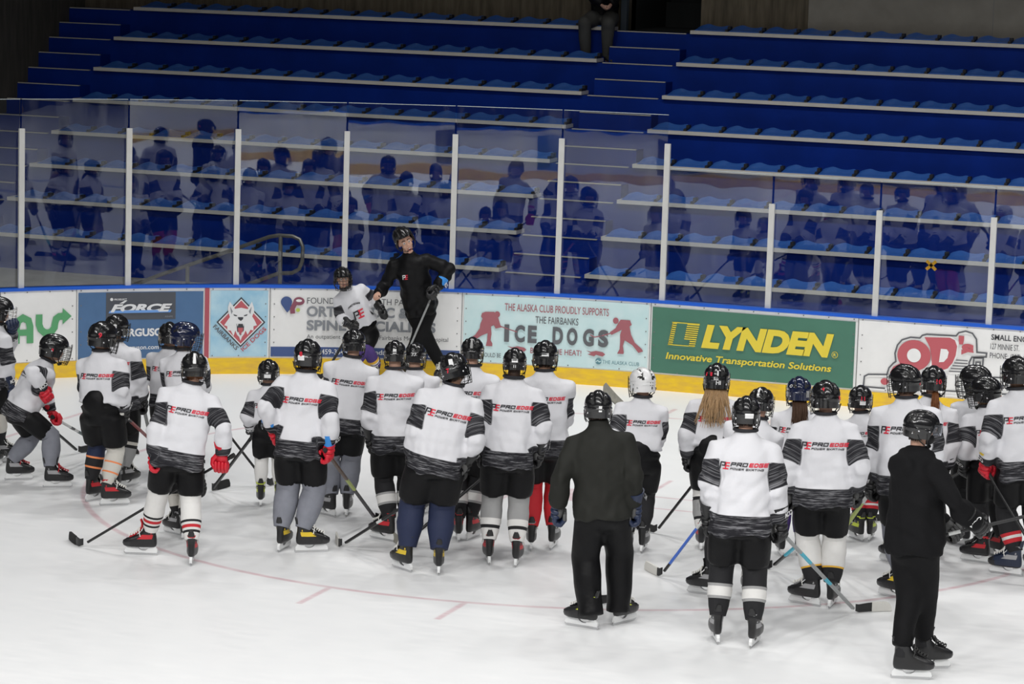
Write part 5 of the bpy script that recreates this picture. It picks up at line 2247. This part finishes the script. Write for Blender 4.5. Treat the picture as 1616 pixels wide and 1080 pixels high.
kid(22, 'skater with a brown ponytail and navy helmet', (1231, 876), (1262, 874), (1262, 594), 41, hd=4, fy=(-10, 14), head=(-10, 6, 0), helm='shell_navy', sock='purple', hair=('mid', 'hair_brown'), L='front', R='front', num=[('O', -.7, .35, .03, 'print_white')], tape=(.6, -.15, .05, .05, 'sock_grey'))
kid(23, 'skater with number 83 on the helmet, white and black leg guards', (1273, 955), (1313, 957), (1304, 600), 47, hd=0, fy=(-62, 12), head=(-14, 6, 0), sock='white_black', sockr=1.1, L=(1243, 790, .0), R=(1349, 783, .04), w=1.06, skate=dict(acc='boot_accent_grey', tongue='boot_accent_grey'), num=[('83', .8, -.02, .034, 'print_red'), ('4', -.4, .5, .03, 'print_red')],
    stick=dict(hand='R', heel=(1216, 898), toe=(1196, 903), cols=[(.18, 'shaft_black'), (.3, 'shaft_cyan'), (.5, 'shaft_black'), (1, 'shaft_grey')], label='black and cyan stick in front of the skater with 83', ext=.05))
kid(24, 'small skater with number 11 in red and striped socks', (1352, 852), (1374, 852), (1359, 608), 39, hd=0, fy=(-30, 10), head=(4, 6, 0), sock='red_white', skate=dict(acc='boot_accent_lime'), num=[('11', .25, .08, .035, 'print_red')], tape=(.25, -.22, .05, .03, 'print_white'), L='front', R='front')
kid(25, 'tall skater looking left, ear and white chin strap showing', (1412, 944), (1446, 940), (1430, 575), 45, hd=8, fy=(-55, 10), head=(-52, 4, 0), sock='grey', sockr=1.12, L=(1375, 776, .05), R=(1470, 775, .05), w=1.05, skate=dict(acc='boot_accent_yellow'), hair=('short', 'hair_brown'), num=[('8', .3, -.15, .02, 'print_red')], tape=(.9, -.2, .05, .02, 'print_white'),
    stick=dict(hand='L', heel=(1296, 888), toe=(1278, 882), cols=[(.35, 'shaft_black'), (.8, 'shaft_lime'), (1, 'shaft_white')], tape='tape_tan', label='lime green stick beside the tall skater looking left', ext=.06))
person(26, 'coach in a black hooded sweatshirt holding a stick level to the right', (1434, 1072), (1465, 1056), (1455, 647), 48, hd=52, fy=(84, 70), head=(20, 8, 0), coat='hoodie', pants='track', pantm='black_cloth', cage=False, visor=True, mask=True, prt=False, w=.98, glove='leather_black', L={'at': (1500, 838, .25), 'pole': (200, -.3)}, R={'at': (1546, 832, .0), 'pole': (160, -.6)},
       skate=dict(acc='boot_black', tongue='boot_black', lace='lace_dark'), hair=('short', 'hair_dark'), num=[('8', -.6, -.12, .03, 'print_red')], group='coaches in black', hf=.03, cuffz=.07)
kid(27, 'skater with an auburn ponytail hidden behind the hooded coach', (1410, 889), (1478, 881), (1474, 577), 42, hd=4, fy=(-50, 5), head=(0, 6, 0), sock='black', hair=('pony', 'hair_auburn'), L='front', R=(1490, 742, .1), num=[('10', .45, -.02, .04, 'print_red')])
kid(28, 'skater with a caged helmet turned left, behind another one', (1513, 860), (1545, 856), (1541, 576), 47, hd=-12, fy=(-60, -20), head=(-50, 4, 0), sock='black', L='front', R='front', num=[('O', .6, .5, .03, 'print_white')], prt=False)
kid(29, 'caged-helmet skater looking left with big black gloves', (1542, 888), (1572, 878), (1557, 593), 44, hd=-18, fy=(-70, -40), head=(-32, 4, 0), sock='black', L=(1522, 742, -.02), R='front', skate=dict(acc='boot_accent_red', tongue='boot_black', lace='lace_dark'), tape=(.5, -.08, .05, .028, 'print_white'), num=[('10', .5, -.32, .03, 'print_red')], hair=('short', 'hair_blond'), tuck=True,
    stick=dict(hand='L', heel=(1390, 824), toe=(1366, 822), cols=[(1, 'shaft_black')], tape='tape_tan', label='black stick with a tan toe beyond the hooded coach', ext=.05))
kid(30, 'skater at the right edge with red gloves and red-striped black socks', (1590, 908), (1632, 905), (1606, 562), 46, hd=-16, fy=(-72, -30), head=(-8, 4, 0), sock='black_red', glove='leather_red', gaccent='boot_accent_yellow', L=(1556, 740, -.03), R='front', skate=dict(boot='boot_navy', acc='boot_accent_grey', tongue='boot_navy'), skin='skin_tan', num=[('8', .2, -.22, .02, 'print_red')],
    stick=dict(hand='L', heel=(1668, 930), toe=(1690, 932), cols=[(1, 'shaft_black')], label='black stick running out of the photo at the right edge', ext=.04))
kid(35, 'small child hidden behind the red-gloved skater, only skates showing', (274, 843), (291, 849), (285, 648), 36, hd=10, fy=(-40, 10), head=(0, 0, 0), sock='cream_black', H=1.12, L='side', R='side', prt=False, skate=dict(acc='boot_accent_grey'))
# the two who face the group
kid(32, 'child facing the camera in a caged helmet, leaning beside the coach', (556, 606), (592, 604), (541, 421), 30, hd=172, fy=(150, 200), head=(0, 4, 5), H=1.42, hip=(578, 520, .12), hf=.10, sock='purple_gold', prt='front', face=True, L=(605, 494, -.10), R=(557, 516, -.22), tuck=True, band=True,
    stick=dict(hand='R', heel=(508, 600), toe=(490, 599), cols=[(1, 'shaft_black')], label='black stick held low by the child facing the camera', ext=.05))
person(33, 'coach in black at the boards, mouth open, facing the skaters', (640, 601), (695, 604), (639, 361), 33, hd=180, fy=(158, 200), head=(-14, 2, 26), neck=.01, helm_up=.034, H=1.83, hip=(664, 486, .05), hf=.16, coat='track', pants='track', pantm='black_cloth', cage=False, prt='small', face=True, mouth=1.0, glove='leather_black', gaccent='print_blue',
       L={'at': (684, 462, -.20), 'pole': (90, -.6)}, R={'at': (593, 467, -.34), 'pole': (270, -2.2)}, gloves=(1, 0), skate=dict(acc='boot_accent_grey'), hair=('short', 'hair_dark'), lw=.92, group='coaches in black',
       stick=dict(hand='L', heel=(623, 604), toe=(606, 603), cols=[(.4, 'shaft_black'), (1, 'shaft_grey')], label='grey stick slanting across the coach at the boards', ext=.02))
# the raised blade, the level stick and the seated spectator
pd = PEOPLE[18]
hl = upright(988, 640, pd['root'] + pd['v'] * .25)
tl = upright(958, 612, pd['root'] + pd['v'] * .25)
make_stick(dict(heel=tuple(hl), toe=tuple(tl), cols=[(1, 'shaft_black')], blade='tape_tan', tape='tape_tan', t0=.04, bl=.26, ext=.5), pd['grip']['L'], 'stick held up with a tan blade beside the white helmet', 18)
pd = PEOPLE[26]
hl = upright(1662, 806, pd['root'] + pd['v'] * .05)
tl = upright(1700, 800, pd['root'] + pd['v'] * .05)
make_stick(dict(heel=tuple(hl), toe=tuple(tl), cols=[(.62, 'shaft_black'), (.7, 'shaft_white'), (.74, 'shaft_black'), (1, 'shaft_black')], ext=.55), pd['grip']['R'], 'black stick held level by the hooded coach', 26)
zt = Z0 - .055 + DZ * 6
yb = Y0 + DY * 7
xs = xat(948, 40, yb)
person(34, 'spectator sitting on the top bench, only dark grey trousers and clasped hands in view', (xs + .17, yb - .14, zt), (xs - .16, yb - .18, zt), (949, -88), 34, hd=174, fy=(160, 195), H=1.75, P3=(xs + .0, yb + .16, Z0 + DZ * 7 + .155),
       seat={'R': V(xs - .155, yb - .24, zt + .52), 'L': V(xs + .18, yb - .22, zt + .52)}, coat='track', pants='track', pantm='jeans_grey', helm=None, cage=False, prt=False, gloves=(0, 0), ankz=.09, shoe='shoe_olive', lw=1.1,
       L={'at': (960, 13, -.10), 'pole': (90, -.8)}, R={'at': (955, 13, -.10), 'pole': (270, -.8)}, hair=('short', 'hair_dark'))
run_jobs()
